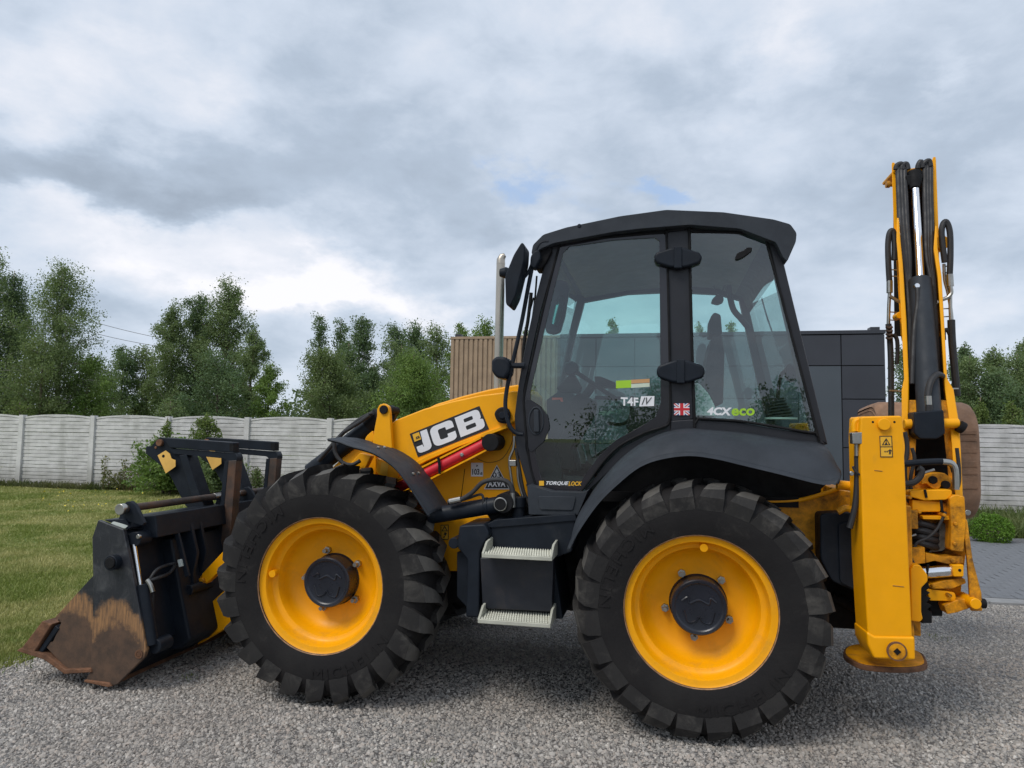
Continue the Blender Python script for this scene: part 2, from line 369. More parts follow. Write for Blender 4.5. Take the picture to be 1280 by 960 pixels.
# ---- wheels
def make_wheel(cx, cz, phase, lugh, valve_ang, bolt0, lw, cut):
    prof = [(.393, 0), (.398, -.004), (.405, .004), (.400, .014), (.380, .020), (.360, .024), (.352, .040), (.350, .075), (.335, .090), (.318, .095), (.310, .115), (.306, .150), (.292, .180), (.262, .200), (.235, .212), (.160, .214), (.02, .214)]
    vs, fs = lathe([(r_, y * 1.0) for r_, y in prof], (0, 0, 0), 72)
    n = len(prof); mi = [1 if (i % (n - 1)) < 3 else 0 for i in range(len(fs))]
    wl = obj('wheel', vs, fs, [RIM, RINGP], M, mi=mi, smooth=50); wl.location = (cx, 0.02, cz)
    # tyre carcass
    tp = [(.392, .006), (.40, -.004), (.43, -.012), (.47, -.018), (.52, -.022), (.56, -.018), (.60, -.004), (.625, .014), (.645, .045), (.654, .10), (.658, .20)]
    full = tp + [(r_, .42 - y) for r_, y in reversed(tp[:-1])] + [(.403, .40), (.399, .02)]
    vs, fs = lathe(full + [full[0]], (0, 0, 0), 96); ms = [0] * len(fs)
    N = 24
    # each lug is a curved bar running from the tread centre over the shoulder and down the sidewall
    for side in (0, 1):
        for k in range(N):
            th0 = phase + 2 * math.pi * (k + .5 * side) / N
            st = [(.232, .000, .657, .064, .055), (.170, .045, .657, .066, .058), (.110, .085, .655, .078, .068), (.055, .118, .648, .094, .086), (.016, .142, .636, .112, .104), (-.010, .152, .600, .136, .128), (-.0205, .158, .535, .160, .150)]
            b0 = len(vs)
            for j, (y, dt, rb, wd_, wt) in enumerate(st):
                hh = lugh if j < 4 else (lugh * .9 if j == 4 else (.020 if j == 5 else .0015))
                nr, ny = (1, 0) if j < 3 else ((.92, -.38) if j == 3 else ((.65, -.75) if j == 4 else (.25, -.97)))
                for (rr_, yy, ww) in ((rb - .012 * nr, y - .012 * ny, wd_), (rb + hh * nr, y + hh * ny, wt)):
                    for sg in (-1, 1):
                        t = th0 + dt + sg * ww * lw * .5 / .66 * (1 if sg < 0 else 1.15)
                        Yv = yy if side == 0 else .42 - yy
                        r9 = rr_ - (cut if (sg > 0 and rr_ > rb) else 0) * (1 if j < 5 else 0); vs.append(Vector((r9 * math.cos(t), Yv, r9 * math.sin(t))))
            for j in range(len(st) - 1):
                a = b0 + j * 4; c = a + 4
                q = [(a + 2, a + 3, c + 3, c + 2), (a, a + 2, c + 2, c), (a + 3, a + 1, c + 1, c + 3)]
                if side: q = [tuple(reversed(z)) for z in q]
                fs += q; ms += [1 if j < 4 else 2, 2, 2]
            e = b0 + (len(st) - 1) * 4; q = [(b0, b0 + 1, b0 + 3, b0 + 2), (e, e + 2, e + 3, e + 1)]; fs += q; ms += [2, 2]
    ty = obj('tyre', vs, fs, [RUB, RUBT, RUBM], wl, mi=ms, smooth=28); fixn(ty)
    # raised words on the sidewall
    cu = bpy.data.curves.new('t', 'FONT'); cu.body = 'MICHELIN'; cu.offset = 0.0; cu.space_character = 1.15; cu.resolution_u = 2; cu.extrude = .004
    t_ = bpy.data.objects.new('t', cu); me = bpy.data.meshes.new_from_object(t_); bpy.data.objects.remove(t_)
    xs = [v.co.x for v in me.vertices]; xm = (min(xs) + max(xs)) / 2
    for a0 in (R(-62), R(150)):
        vv = []
        for v in me.vertices:
            r_ = .455 + v.co.y * .06 / .7; a = a0 + (v.co.x - xm) * .062 / .7 / .49 * 1.2
            r2 = .53 - (r_ - .455)  # letters stand with their feet outwards on the lower half
            vv.append(Vector((r2 * math.cos(a), -.0232 + v.co.z * -.35, r2 * math.sin(a))))
        obj('sidewall_lettering', vv, [tuple(p.vertices) for p in me.polygons], RUB, wl, smooth=0)
    # hub with its moulded cap
    vs, fs = lathe([(0, .100), (.118, .100), (.124, .098), (.130, .092), (.142, .090), (.148, .096), (.150, .110), (.150, .205), (.158, .213)], (0, 0, 0), 48)
    hb = obj('hub', vs, fs, KNOB, wl, smooth=30)
    a = [(.095 * math.cos(R(t)), .095 * math.sin(R(t))) for t in range(35, 146, 10)]
    pts = [Vector((x, .099, z)) for x, z in a]
    v1, f1 = tubegeo(smooth_path([Vector((-.09, .099, .03)), Vector((-.06, .099, .05)), Vector((-.05, .099, .02)), Vector((0, .099, .04)), Vector((.05, .099, .02)), Vector((.06, .099, .05)), Vector((.09, .099, .03))]), .006, 6)
    v2, f2 = tubegeo(smooth_path([Vector((-.08, .099, -.02)), Vector((-.06, .099, -.08)), Vector((-.02, .099, -.075)), Vector((0, .099, -.05)), Vector((.02, .099, -.075)), Vector((.06, .099, -.08)), Vector((.08, .099, -.02))]), .006, 6)
    obj('hub_cap_relief', v1 + v2, f1 + [tuple(i + len(v1) for i in f) for f in f2], KNOB, wl)
    for k in range(5):
        t = R(bolt0 + 72 * k); x, z = .182 * math.cos(t), .182 * math.sin(t)
        vs, fs = tubegeo([(x, .216, z), (x, .185, z), (x, .1845, z), (x, .150, z)], .02, 6, [.022, .022, .014, .013]); obj('bolt', vs, fs, STEEL, wl, smooth=20)
    t = R(valve_ang); vs, fs = tubegeo([(.335 * math.cos(t), .09, .335 * math.sin(t)), (.328 * math.cos(t), .03, .328 * math.sin(t))], .021, 14); obj('valve_guard', vs, fs, RIM, wl, smooth=30)
    return wl
RZ, FX = .684, -2.168
rear = make_wheel(0, RZ + .001, 0, .032, 86, 47, 1.0, .013)
front = make_wheel(FX, RZ + .012, .11, .050, 172, 34, .88, .024)
for src in (rear, front):
    c = copy_tree(src, M); c.location = (src.location.x, 2.34, src.location.z); c.rotation_euler = (0, 0, math.pi)

# ---- chassis and underbody
ch = box('chassis', -2.75, 1.25, .62, 1.74, .50, .98, BLKD, M, .01)
cyl('rear_axle', (0, .24, RZ), (0, 2.12, RZ), .10, BLKD, M); cyl('front_axle', (FX, .24, RZ), (FX, 2.12, RZ), .10, BLKD, M)
plate('chassis_side', [(540, 652), (640, 640), (650, 700), (576, 714), (553, 714), (545, 690)], .50, .54, YEL, M)
plate('chassis_rear_plate', [(930, 621), (964, 627), (1014, 623), (1048, 612), (1078, 618), (1080, 645), (1040, 644), (1026, 652), (1024, 700), (1022, 760), (930, 780)], .44, .48, YELW, M)
tpx('chassis_rear_lip', [(900, 622), (930, 626), (964, 627), (1000, 625), (1030, 617), (1048, 611)], .43, .012, YEL, M)
plate('hydraulic_tank', rpx([(1025, 642), (1076, 640), (1081, 744), (1040, 727), (1026, 700)], 6), .30, .80, BLK, M, .012)
plate('tank_panel', rpx([(1048, 655), (1074, 650), (1078, 742), (1050, 728)], 5), .285, .30, BLK, M)
tpx('frame_tube', [(1046, 606), (1068, 608)], .30, .026, YEL, M, 1, 14)
tpx('undertray', [(1040, 745), (1080, 765)], .6, .03, BLKD, M, 1)
# hinge of steps, battery box and tank between the wheels
tk = plate('side_tank', rpx([(613, 657), (719, 650), (715, 690), (692, 698), (704, 774), (600, 770), (604, 700), (614, 690)], 3), .20, .70, BLK, M, .008)
plate('side_tank_lid', [(606, 657), (618, 650), (719, 642), (721, 651), (614, 660)], .19, .6, BLK, M, .004)
plate('tank_pillar', rpx([(574, 657), (606, 655), (612, 668), (600, 690), (599, 772), (582, 772), (584, 700), (571, 684)], 4), .13, .55, BLK, M, .012)
plate('tank_wing', [(571, 690), (588, 690), (588, 764), (571, 746)], .22, .5, BLK, M)
ycyl('pillar_bolt', 567, 679, .16, .30, .032, BLK, M)
bx = plate('battery_box', rpx([(600, 697), (692, 697), (690, 765), (603, 761)], 2), .12, .5, mat('scuffed_box', (.011, .013, .019), .45, var=.2, dirt=.5, dirtcol=(.055, .042, .035), dscale=6), M, .01)
ycyl('tank_cap_post', 648, 632, .25, .2501, .001, BLK, M)
pp = V(648, 655, .30); cyl('filler_neck', (pp.x, .30, pp.z), (pp.x, .30, pp.z + .10), .038, BLK, M); cyl('filler_cap', (pp.x, .30, pp.z + .10), (pp.x, .30, pp.z + .16), .046, BLK, M)
def step(yt, xl, xr, yb):
    a = V(xl, yb, -.02); b = V(xr, yb, -.02); z = a.z; x0, x1 = a.x, b.x
    o = box('step', x0, x1, -.02, .21, z, z + .022, STEP, M, .003)
    for x in (x0, x1 - .012):
        P = [Vector((x, -.02, z + .023)), Vector((x, .21, z + .023)), Vector((x, .21, z + .085)), Vector((x, .07, z + .075))]
        vs, fs = extr(P, [p + Vector((.012, 0, 0)) for p in P]); q = obj('step_side', vs, fs, STEP, o); fixn(q)
    vs = []; fs = []
    for j, y in enumerate((-.012, .03, .075, .12, .165)):
        nn = 26
        for i in range(nn):
            xa = x0 + .016 + (x1 - x0 - .032) * (i + (.5 if j % 2 else 0)) / nn; b_ = len(vs)
            vs += [Vector((xa, y, z + .023)), Vector((xa + .012, y, z + .023)), Vector((xa + .012, y + .012, z + .023)), Vector((xa, y + .012, z + .023)), Vector((xa + .006, y + .006, z + .036))]
            fs += [(b_, b_ + 1, b_ + 4), (b_ + 1, b_ + 2, b_ + 4), (b_ + 2, b_ + 3, b_ + 4), (b_ + 3, b_, b_ + 4)]
    g = obj('step_teeth', vs, fs, STEP, o, smooth=0); g['kind'] = 'stuff'
step(0, 602, 690, 697); step(0, 597, 688, 779)


# ---- rear fender
low = [(711, 690), (722, 667), (747, 631), (773, 605), (800, 584), (828, 574), (862, 570), (895, 574), (925, 581), (975, 593), (1029, 606), (1050, 602)]
upp = [(724, 641), (731, 628), (752, 599), (778, 571), (806, 551), (832, 540), (858, 535), (892, 537), (935, 541), (985, 549), (1030, 556), (1046, 588)]
L0 = smooth_path([V(a, b, .02) for a, b in low], 4); L2 = smooth_path([V(a, b, .33) for a, b in upp], 4)
rows = []
for t, bulge in ((0, 0), (.12, .012), (.35, .045), (.65, .055), (.88, .025), (1, 0)):
    rows.append([a.lerp(b, t) + Vector((0, -bulge * 1.3, bulge * .35)) for a, b in zip(L0, L2)])
rows = [[p + Vector((0, .02, .012)) for p in rows[0]]] + rows
loft('rear_fender', rows, GRY, M, .014)
plate('wheel_arch_liner', rpx([(716, 640), (724, 618), (760, 580), (806, 548), (860, 535), (935, 541), (1030, 560), (1044, 596), (1010, 625), (960, 630), (930, 700), (780, 700), (720, 700)], 4), .47, .60, BLKD, M, 0)
# under-door panel
plate('lower_cab_panel', rpx([(659, 606), (690, 615), (728, 616), (735, 613), (722, 644), (661, 643)], 2), .22, .5, GRY, M, .01)
plate('panel_recess', rpx([(672, 620), (720, 621), (716, 638), (675, 637)], 3), .212, .22, GRY, M, .003)

# ---- cab
YC = .36; YF = 1.98       # near and far cab sides
cab = plate('cab', rpx([(657, 606), (662, 612), (730, 618), (760, 590), (800, 556), (846, 541), (862, 541), (862, 528), (838, 528), (833, 536), (806, 545), (777, 560), (755, 582), (731, 614), (720, 619), (672, 616), (664, 600)], 1), YC + .004, YC + .06, CABP, M, .004)
def pillar(name, px, y0, y1, m=CABP): return plate(name, px, y0, y1, m, cab, .008)
A_out = [(686, 308), (700, 302), (693, 330), (676, 390), (664, 444), (655, 488), (658, 560), (672, 614), (660, 610), (645, 560), (643, 520), (648, 480), (657, 430), (670, 370)]
pillar('front_pillar', A_out, YC - .005, YC + .07)
pillar('middle_pillar', [(829, 290), (862, 286), (867, 524), (838, 528)], YC - .002, YC + .08)
pillar('rear_pillar', [(958, 292), (973, 300), (1035, 556), (1018, 548)], YC - .004, YC + .09)
pillar('upper_rail', [(690, 312), (692, 298), (770, 284), (833, 276), (925, 280), (972, 292), (972, 306), (925, 290), (862, 288), (833, 290), (770, 296)], YC + .003, YC + .09)
pillar('lower_rail', [(862, 524), (920, 527), (967, 535), (1019, 543), (1034, 556), (985, 552), (935, 545), (890, 541), (850, 541), (838, 544), (838, 526)], YC - .006, YC + .09)
DO = [(706, 302), (768, 296), (829, 291), (833, 297), (836, 400), (838, 500), (837, 525), (831, 533), (806, 541), (775, 557), (754, 577), (729, 611), (720, 616), (676, 612), (670, 607), (661, 573), (655, 510), (656, 490), (667, 440), (679, 386), (698, 312)]
GI = [(712, 308), (768, 300), (818, 297), (824, 301), (825, 400), (826, 485), (826, 503), (820, 521), (801, 533), (770, 550), (748, 571), (725, 603), (717, 608), (682, 606), (677, 601), (670, 573), (663, 511), (663, 490), (674, 442), (686, 388), (704, 316)]
dfr = ring('door_frame', DO, GI, YC - .010, YC - .002, mat('door_border', (.020, .019, .024), .10, var=.1, spec=.6), cab, .001)
plate('door_glass', DO, YC - .0015, YC + .0035, GLS, cab, 0)
seal = smooth_path([V(a, b, YC - .012) for a, b in DO], 3, True); seal.append(seal[0])
vs, fs = tubegeo(seal, .007, 8); obj('door_seal', vs, fs, BLKD, cab)
RO = [(862, 295), (866, 290), (925, 291), (950, 294), (957, 298), (1019, 532), (1019, 538), (1014, 541), (967, 533), (920, 526), (873, 523), (868, 519)]
plate('rear_side_glass', RO, YC - .0125, YC - .0075, GLSC, cab, 0)
seal = smooth_path([V(a, b, YC - .014) for a, b in RO], 3, True); seal.append(seal[0])
vs, fs = tubegeo(seal, .008, 8); obj('window_seal', vs, fs, BLKD, cab)
# handle plate
hp = plate('handle_panel', rpx([(657, 498), (664, 500), (676, 508), (685, 520), (687, 535), (680, 552), (664, 566), (660, 560)], 3), YC - .016, YC - .011, CABP, cab, .002)
oc = V(670, 526, YC - .018)
v_, f_ = tubegeo([oc + Vector((.044 * math.cos(t), 0, .082 * math.sin(t))) for t in [2 * math.pi * k / 32 for k in range(33)]], .005, 8); obj('handle_ring', v_, f_, GRY, cab)
plate('door_handle', rpx([(667, 512), (673, 512), (674, 540), (667, 540)], 2), YC - .034, YC - .017, GRY, cab, .004)
for (x0, y0, x1, y1) in ((817, 309, 878, 334), (820, 450, 882, 478)):
    cx_, cy_ = (x0 + x1) / 2, (y0 + y1) / 2; w_, h_ = (x1 - x0) / 2, (y1 - y0) / 2
    h = plate('hinge', rpx([(cx_ - w_, cy_), (cx_ - w_ * .9, cy_ - h_ * .5), (cx_ - w_ * .25, cy_ - h_), (cx_ + w_ * .25, cy_ - h_), (cx_ + w_ * .9, cy_ - h_ * .5), (cx_ + w_, cy_), (cx_ + w_ * .9, cy_ + h_ * .55), (cx_ + w_ * .3, cy_ + h_), (cx_ - w_ * .3, cy_ + h_), (cx_ - w_ * .9, cy_ + h_ * .55)], 3), YC - .055, YC - .012, BLK, cab, .014)
    plate('hinge_block', [(cx_ - 5, cy_ - h_ - 1), (cx_ + 5, cy_ - h_ - 1), (cx_ + 5, cy_ + h_ + 1), (cx_ - 5, cy_ + h_ + 1)], YC - .064, YC - .02, BLK, h, .006)
kb = plate('window_latch', rpx([(919, 321), (922, 316), (929, 313), (934, 309), (940, 309), (940, 314), (932, 320), (925, 324), (920, 325)], 2), YC - .03, YC - .014, BLKD, cab, .005)
# roof: one moulded cap with a drooping rear edge
RP = rr([(664, 317), (666, 306), (679, 293), (708, 284), (775, 270), (833, 262), (904, 265), (967, 274), (988, 280), (996, 291), (995, 302), (984, 327), (979, 322), (970, 303), (925, 286), (862, 281), (800, 286), (767, 290), (692, 304), (676, 311), (667, 318)], 3)
rf = plate('roof', RP, .29, 2.06, GRY, cab, .028)
plate('headlining', [(690, 306), (770, 293), (862, 284), (925, 288), (970, 304), (972, 312), (925, 296), (862, 292), (770, 301), (700, 314)], .42, 1.95, mat('headlining', (.16, .16, .15), .8), cab, 0)
ycyl('roof_plug', 724, 282, .285, .30, .012, BLK, cab)
# far side of the cab: mirror of the near side
def farplate(name, px, m, d=.06, y=YF):
    P = [V(a, b, YC) for a, b in px]; P = [Vector((p.x, y, p.z)) for p in P]
    vs, fs = extr(P, [p + Vector((0, d, 0)) for p in P]); o = obj(name, vs, fs, m, cab); fixn(o); return o
farplate('front_pillar', A_out, CABP); farplate('middle_pillar', [(829, 290), (862, 286), (867, 524), (838, 528)], CABP); farplate('rear_pillar', [(958, 292), (973, 300), (1035, 556), (1018, 548)], CABP)
farplate('upper_rail', [(690, 318), (692, 298), (770, 284), (833, 276), (925, 280), (972, 292), (972, 312), (925, 300), (862, 298), (833, 298), (770, 302)], CABP)
farplate('lower_rail', [(862, 524), (920, 527), (967, 535), (1019, 543), (1034, 556), (985, 590), (935, 600), (890, 605), (760, 600), (720, 616), (662, 612), (740, 560), (780, 541), (836, 526)], CABP, .05)
farplate('door_glass', DO, GLS, .005, YF + .03); farplate('rear_side_glass', RO, GLSC, .005, YF + .03)
# windscreen and rear window
a0, a1 = V(688, 312, YC), V(645, 512, YC); b0, b1 = V(972, 306, YC), V(1032, 552, YC)
def pane(name, a, b, m, d=.006):
    P = [Vector((a.x, YC + .05, a.z)), Vector((a.x, YF, a.z)), Vector((b.x, YF, b.z)), Vector((b.x, YC + .05, b.z))]
    vs, fs = extr(P, [p + Vector((d, 0, 0)) for p in P]); o = obj(name, vs, fs, m, cab); fixn(o); return o
pane('windscreen', a0, a1, GLS); pane('rear_window', b0, b1, GLSC)
zf = V(700, 605, YC).z
box('cab_floor', V(662, 600, YC).x, V(1000, 560, YC).x, YC + .06, YF, zf - .10, zf - .04, BLKD, cab, 0)
inn = .5
rplate('rear_wall_low', [(V(835, 500, YC).x, zf - .04), (V(1030, 550, YC).x, zf - .04), (V(1031, 552, YC).x, V(0, 560, YC).z if False else V(1031, 556, YC).z), (V(880, 530, YC).x, V(880, 536, YC).z), (V(842, 530, YC).x, V(842, 536, YC).z)], YC + .10, YF - .02, BLKD, cab, 0)
# ---- cab interior
YI_ = 1.05
st_ = plate('driver_seat', rpx([(880, 505), (883, 450), (890, 420), (902, 418), (906, 440), (904, 505)], 4), .95, 1.45, SEAT, cab, .03)
plate('headrest', rpx([(887, 418), (888, 396), (893, 390), (901, 393), (903, 418)], 3), 1.05, 1.35, SEAT, st_, .02)
plate('seat_cushion', rpx([(796, 532), (800, 510), (815, 504), (850, 512), (880, 520), (880, 536)], 4), .95, 1.45, SEAT, st_, .03)
plate('seat_base', [(800, 534), (870, 534), (860, 575), (806, 575)], 1.0, 1.4, SEAT, st_, .02)
cons = plate('steering_console', rpx([(692, 585), (695, 561), (716, 496), (724, 490), (742, 500), (741, 510), (734, 528), (714, 560), (722, 590)], 4), .92, 1.25, BLKD, cab, .02)
c0 = V(742, 480, 1.1); ax = Vector((.55, 0, .83)).normalized(); u_ = ax.orthogonal().normalized(); v2_ = ax.cross(u_)
vs, fs = tubegeo([c0 + (u_ * math.cos(t) + v2_ * math.sin(t)) * .19 for t in [2 * math.pi * k / 32 for k in range(33)]], .014, 8)
sw = obj('steering_wheel', vs, fs, BLKD, cab)
for t in (0, 2.1, 4.2):
    vs, fs = tubegeo([c0, c0 + (u_ * math.cos(t) + v2_ * math.sin(t)) * .19], .012, 6); obj('spoke', vs, fs, BLKD, sw)
cyl('steering_column', V(728, 500, 1.1), c0, .03, BLKD, cab)
plate('gauge_pod', rpx([(704, 460), (707, 453), (715, 451), (722, 455), (722, 464), (714, 469), (706, 467)], 2), .80, .92, BLK, cab, .01)
plate('gauge_stalk', [(695, 485), (712, 468), (718, 468), (727, 484), (724, 492), (700, 490)], .84, .90, BLKD, cab, .006)
plate('front_dash', rpx([(683, 500), (700, 488), (718, 492), (712, 530), (700, 575), (686, 590)], 3), 1.3, 1.8, BLK, cab, .02)
plate('switch_box', rpx([(743, 470), (752, 471), (769, 478), (770, 484), (744, 482)], 1), 1.2, 1.45, BLKD, cab, .006)
tpx('grab_rail', [(744, 497, 1.2), (776, 498, 1.2)], 1.2, .014, BLKD, cab, 1)
tpx('control_lever', [(760, 529, .9), (778, 530, .95), (788, 521, 1.0), (790, 495, 1.0)], 1, .012, BLKD, cab)
plate('side_console', rpx([(782, 532), (790, 510), (806, 506), (836, 516), (836, 540), (790, 556)], 3), .75, .92, BLKD, cab, .015)
plate('safety_tag', [(690, 497), (703, 497), (704, 502), (701, 502), (700, 499.5), (690, 500)], .90, .905, mat('red_lever', (.5, .06, .03), .5), cab, 0)
gp = V(976, 522, .9); gt = V(972, 498, .9)
vs, fs = [], []
for k in range(7):
    pass
pts = [gp.lerp(gt, k / 13) for k in range(14)]; rs = [(.09 - .05 * k / 13) * (1.0 if k % 2 else .8) for k in range(14)]
vs, fs = tubegeo(pts, 0, 20, rs); obj('lever_gaiter', vs, fs, SEAT, cab, smooth=60)
vs, fs = tubegeo([gp + Vector((0, 0, -.012)), gp], .10, 24); obj('gaiter_ring', vs, fs, PALE, cab)
tube('excavator_lever', [gt, V(976, 470, .9), V(985, 462, .9)], .012, BLKD, cab); plate('lever_knob', rpx([(982, 458), (988, 453), (995, 457), (996, 474), (990, 478), (983, 472)], 2), .86, .93, BLK, cab, .01)
tpx('ceiling_rail', [(910, 357), (916, 385), (926, 398), (936, 410)], 1.25, .022, BLK, cab)
plate('cab_fan', rpx([(890, 374), (896, 368), (904, 370), (905, 376), (898, 379), (890, 377)], 2), 1.15, 1.25, BLK, cab, .008); tpx('fan_stalk', [(896, 370), (892, 357)], 1.2, .006, BLK, cab, 1); tpx('fan_stalk', [(900, 370), (906, 357)], 1.2, .006, BLK, cab, 1)
tpx('rear_wiper', [(952, 372), (960, 400), (976, 445)], 1.7, .006, BLK, cab, 3)
plate('fender_hump', rpx([(868, 520), (868, 478), (874, 479), (886, 492), (894, 508), (896, 521)], 4), .44, .80, PALE, cab, .01)
im = plate('inner_mirror', rpx([(681, 410), (684, 372), (690, 354), (698, 349), (709, 352), (711, 362), (706, 395), (700, 415), (692, 418), (683, 416)], 3), .80, .85, BLK, cab, .01)
mm = bpy.data.materials.new('mirror_face'); mm.use_nodes = True; nn_ = NT(mm.node_tree)
nn_.l.new(nn_.add('ShaderNodeBsdfPrincipled', inp={'Base Color': (.35, .85, .78, 1), 'Metallic': 1.0, 'Roughness': .05}).outputs[0], nn_.add('ShaderNodeOutputMaterial').inputs[0])
mg = plate('mirror_glass', rpx([(690, 405), (693, 385), (698, 372), (704, 368), (706, 376), (702, 395), (698, 408)], 2), .79, .797, mm, im, 0)
zc_ = V(698, 385, .79).z
for v_ in mg.data.vertices: v_.co.y += (v_.co.z - zc_) * .04 - .012
plate('kick_panel', [(672, 606), (668, 575), (664, 552), (690, 548), (700, 575), (704, 607)], .43, .50, BLKD, cab, .004)

# ---- stickers on the glass and pillar
text('window_sticker', 'T4F', [(776, 507), (798, 507.6), (776, 496.5)], YC - .014, WHT, cab, .03)
lay('sticker_back', [rr([(0, 0), (1, 0), (1, 1), (0.1, 1)], .0)], [(799, 508), (817.5, 507.6), (799.5, 495.5)], YC - .013, WHT, cab)
text('window_sticker', 'IV', [(802, 506), (814, 505.8), (803, 497)], YC - .0145, PRB, cab, .0, shear=.3)
lay('safety_label', SQ, [(770, 485.5), (789, 484.6), (770, 476)], YC - .013, GRN, cab); lay('safety_label', SQ, [(789, 479.5), (812, 478.2), (789, 474.8)], YC - .013, ORG_, cab); lay('safety_label', SQ, [(789, 485), (812, 483.5), (789, 480.2)], YC - .013, mat('pale_print', (.55, .62, .50), .5), cab)
lay('logo_square', SQ, [(674, 607), (680, 607), (674, 601)], YC - .013, YST, cab)
text('door_lettering', 'TORQUE', [(682, 606.6), (710, 607), (683, 601.4)], YC - .013, WHT, cab, .035, shear=.2)
text('door_lettering', 'LOCK', [(710.5, 607), (727, 607.2), (711, 601.6)], YC - .013, YST, cab, .03, shear=.2)
text('model_lettering', '4CX', [(883, 518.6), (913, 519.6), (885, 508.6)], YC - .016, WHT, cab, .045)
text('model_lettering', 'eco', [(914, 519.8), (943, 519.6), (914.5, 510.5)], YC - .016, GRN, cab, .03)
FQ = [(842.6, 519), (862, 519), (842.4, 504.3)]
fb = lay('union_flag', SQ, FQ, YC - .006, BLUP, cab)
for A, B in (((0, 0), (1, 1)), ((0, 1), (1, 0))):
    for wd_, m_, lf in ((.16, WHT, .0035), (.055, REDP, .004)):
        (ax_, ay_), (bx_, by_) = A, B; s_ = 1 if by_ > ay_ else -1
        lay('flag_stripe', [[(ax_, ay_), (ax_ + wd_, ay_), (bx_, by_ - s_ * wd_), (bx_, by_), (bx_ - wd_, by_), (ax_, ay_ + s_ * wd_)]], FQ, YC - .006, m_, fb, lf)
for lo, m_, lf in ((.18, WHT, .0045), (.11, REDP, .005)):
    lay('flag_cross', [[(.5 - lo, 0), (.5 + lo, 0), (.5 + lo, .5 - lo), (1, .5 - lo), (1, .5 + lo), (.5 + lo, .5 + lo), (.5 + lo, 1), (.5 - lo, 1), (.5 - lo, .5 + lo), (0, .5 + lo), (0, .5 - lo), (.5 - lo, .5 - lo)]], FQ, YC - .006, m_, fb, lf)
# reversed lettering on the far glass, seen from inside
def logo_loops():
    J = rr([(.30, 1), (.62, 1), (.62, 0), (0, 0), (0, .36), (.27, .36), (.27, .25), (.30, .25)], {2: .24, 3: .2})
    C = rr([(1.0, .60), (1.0, 1), (0, 1), (0, 0), (1.0, 0), (1.0, .40), (.66, .40), (.66, .24), (.32, .24), (.32, .76), (.66, .76), (.66, .60)], {1: .25, 2: .3, 3: .3, 4: .25, 7: .06, 8: .1, 9: .1, 10: .06})
    B = rr([(0, 0), (0, 1), (1.02, 1), (1.02, .55), (.96, .5), (1.08, .45), (1.08, 0)], {2: .22, 3: .06, 5: .06, 6: .26}); h1 = rr([(.32, .60), (.70, .60), (.70, .78), (.32, .78)], .05); h2 = rr([(.32, .22), (.74, .22), (.74, .42), (.32, .42)], .05)
    T = 2.93; f = lambda L, o: [((x + o) / T, y) for x, y in L]
    return [f(J, 0), f(C, .71), f(B, 1.84), f(h1, 1.84), f(h2, 1.84)]
DG = mat('decal_back', (.30, .36, .34), .6)
lay('far_decal_back', logo_loops(), [(748, 582), (690, 576), (742, 556)], YF - .05, DG, cab)
text('far_decal_back', 'T4F', [(780, 517), (746, 520), (784, 511)], YF - .05, DG, cab, .03)
# ---- mirror, grab bar, lights and exhaust at the front of the cab
YG = .30
gb = tpx('grab_bar', [(686, 302), (676, 304), (669, 318), (662, 350), (652, 403), (640, 457), (633, 490), (632, 512), (637, 532), (645, 541), (654, 543)], YG, .013, BLK, M)
plate('mirror_bracket', rpx([(662, 333), (663, 320), (668, 313), (674, 312), (676, 322), (668, 336)], 3), YG - .03, YG + .05, BLK, gb, .01)
plate('work_lamp_housing', rpx([(668, 336), (674, 312), (686, 305), (690, 312), (684, 325), (676, 336)], 3), YG + .02, YG + .16, BLKD, gb, .01)
mr = plate('door_mirror', rpx([(652, 302), (656, 306), (655, 325), (644, 370), (637, 384), (632, 380), (631, 345), (642, 318)], 4), YG - .10, YG + .06, BLK, M, .02)
vs, fs = tubegeo([V(625, 341, YG - .02), V(632, 341, YG - .02), V(640, 342, YG - .02)], 0, 16, [.024, .036, .024]); obj('mirror_knuckle', vs, fs, BLK, mr)
tpx('mirror_arm', [(640, 348), (650, 350), (658, 344), (663, 334), (666, 325)], YG - .01, .009, BLK, mr)
lp = plate('front_lamp', rpx([(614, 450), (620, 445), (632, 446), (637, 452), (636, 466), (630, 474), (620, 472), (614, 464)], 3), YG - .06, YG + .10, BLK, M, .02)
tpx('lamp_arm', [(632, 457), (656, 457)], YG, .018, BLK, lp, 1)
a = V(626, 330, .95); b = V(626, 500, .95); ex = cyl('exhaust_stack', (a.x, .95, a.z), (a.x - .005, .95, b.z), .031, STAIN, M, 24)
vs, fs = tubegeo([(a.x, .95, a.z - .002), (a.x, .95, a.z + .03), (a.x + .012, .95, a.z + .055), (a.x + .03, .95, a.z + .065)], 0, 20, [.0315, .0305, .025, .015]); obj('exhaust_tip', vs, fs, STAIN, ex)
tpx('wiper_hose', [(664, 366), (660, 400), (655, 430), (654, 470)], .7, .012, BLKD, M); tpx('wiper_arm', [(667, 372), (661, 395), (655, 430)], .8, .006, BLKD, M)
tpx('mirror_cable', [(671, 345), (668, 380), (662, 420), (655, 450)], .45, .006, BLKD, M)

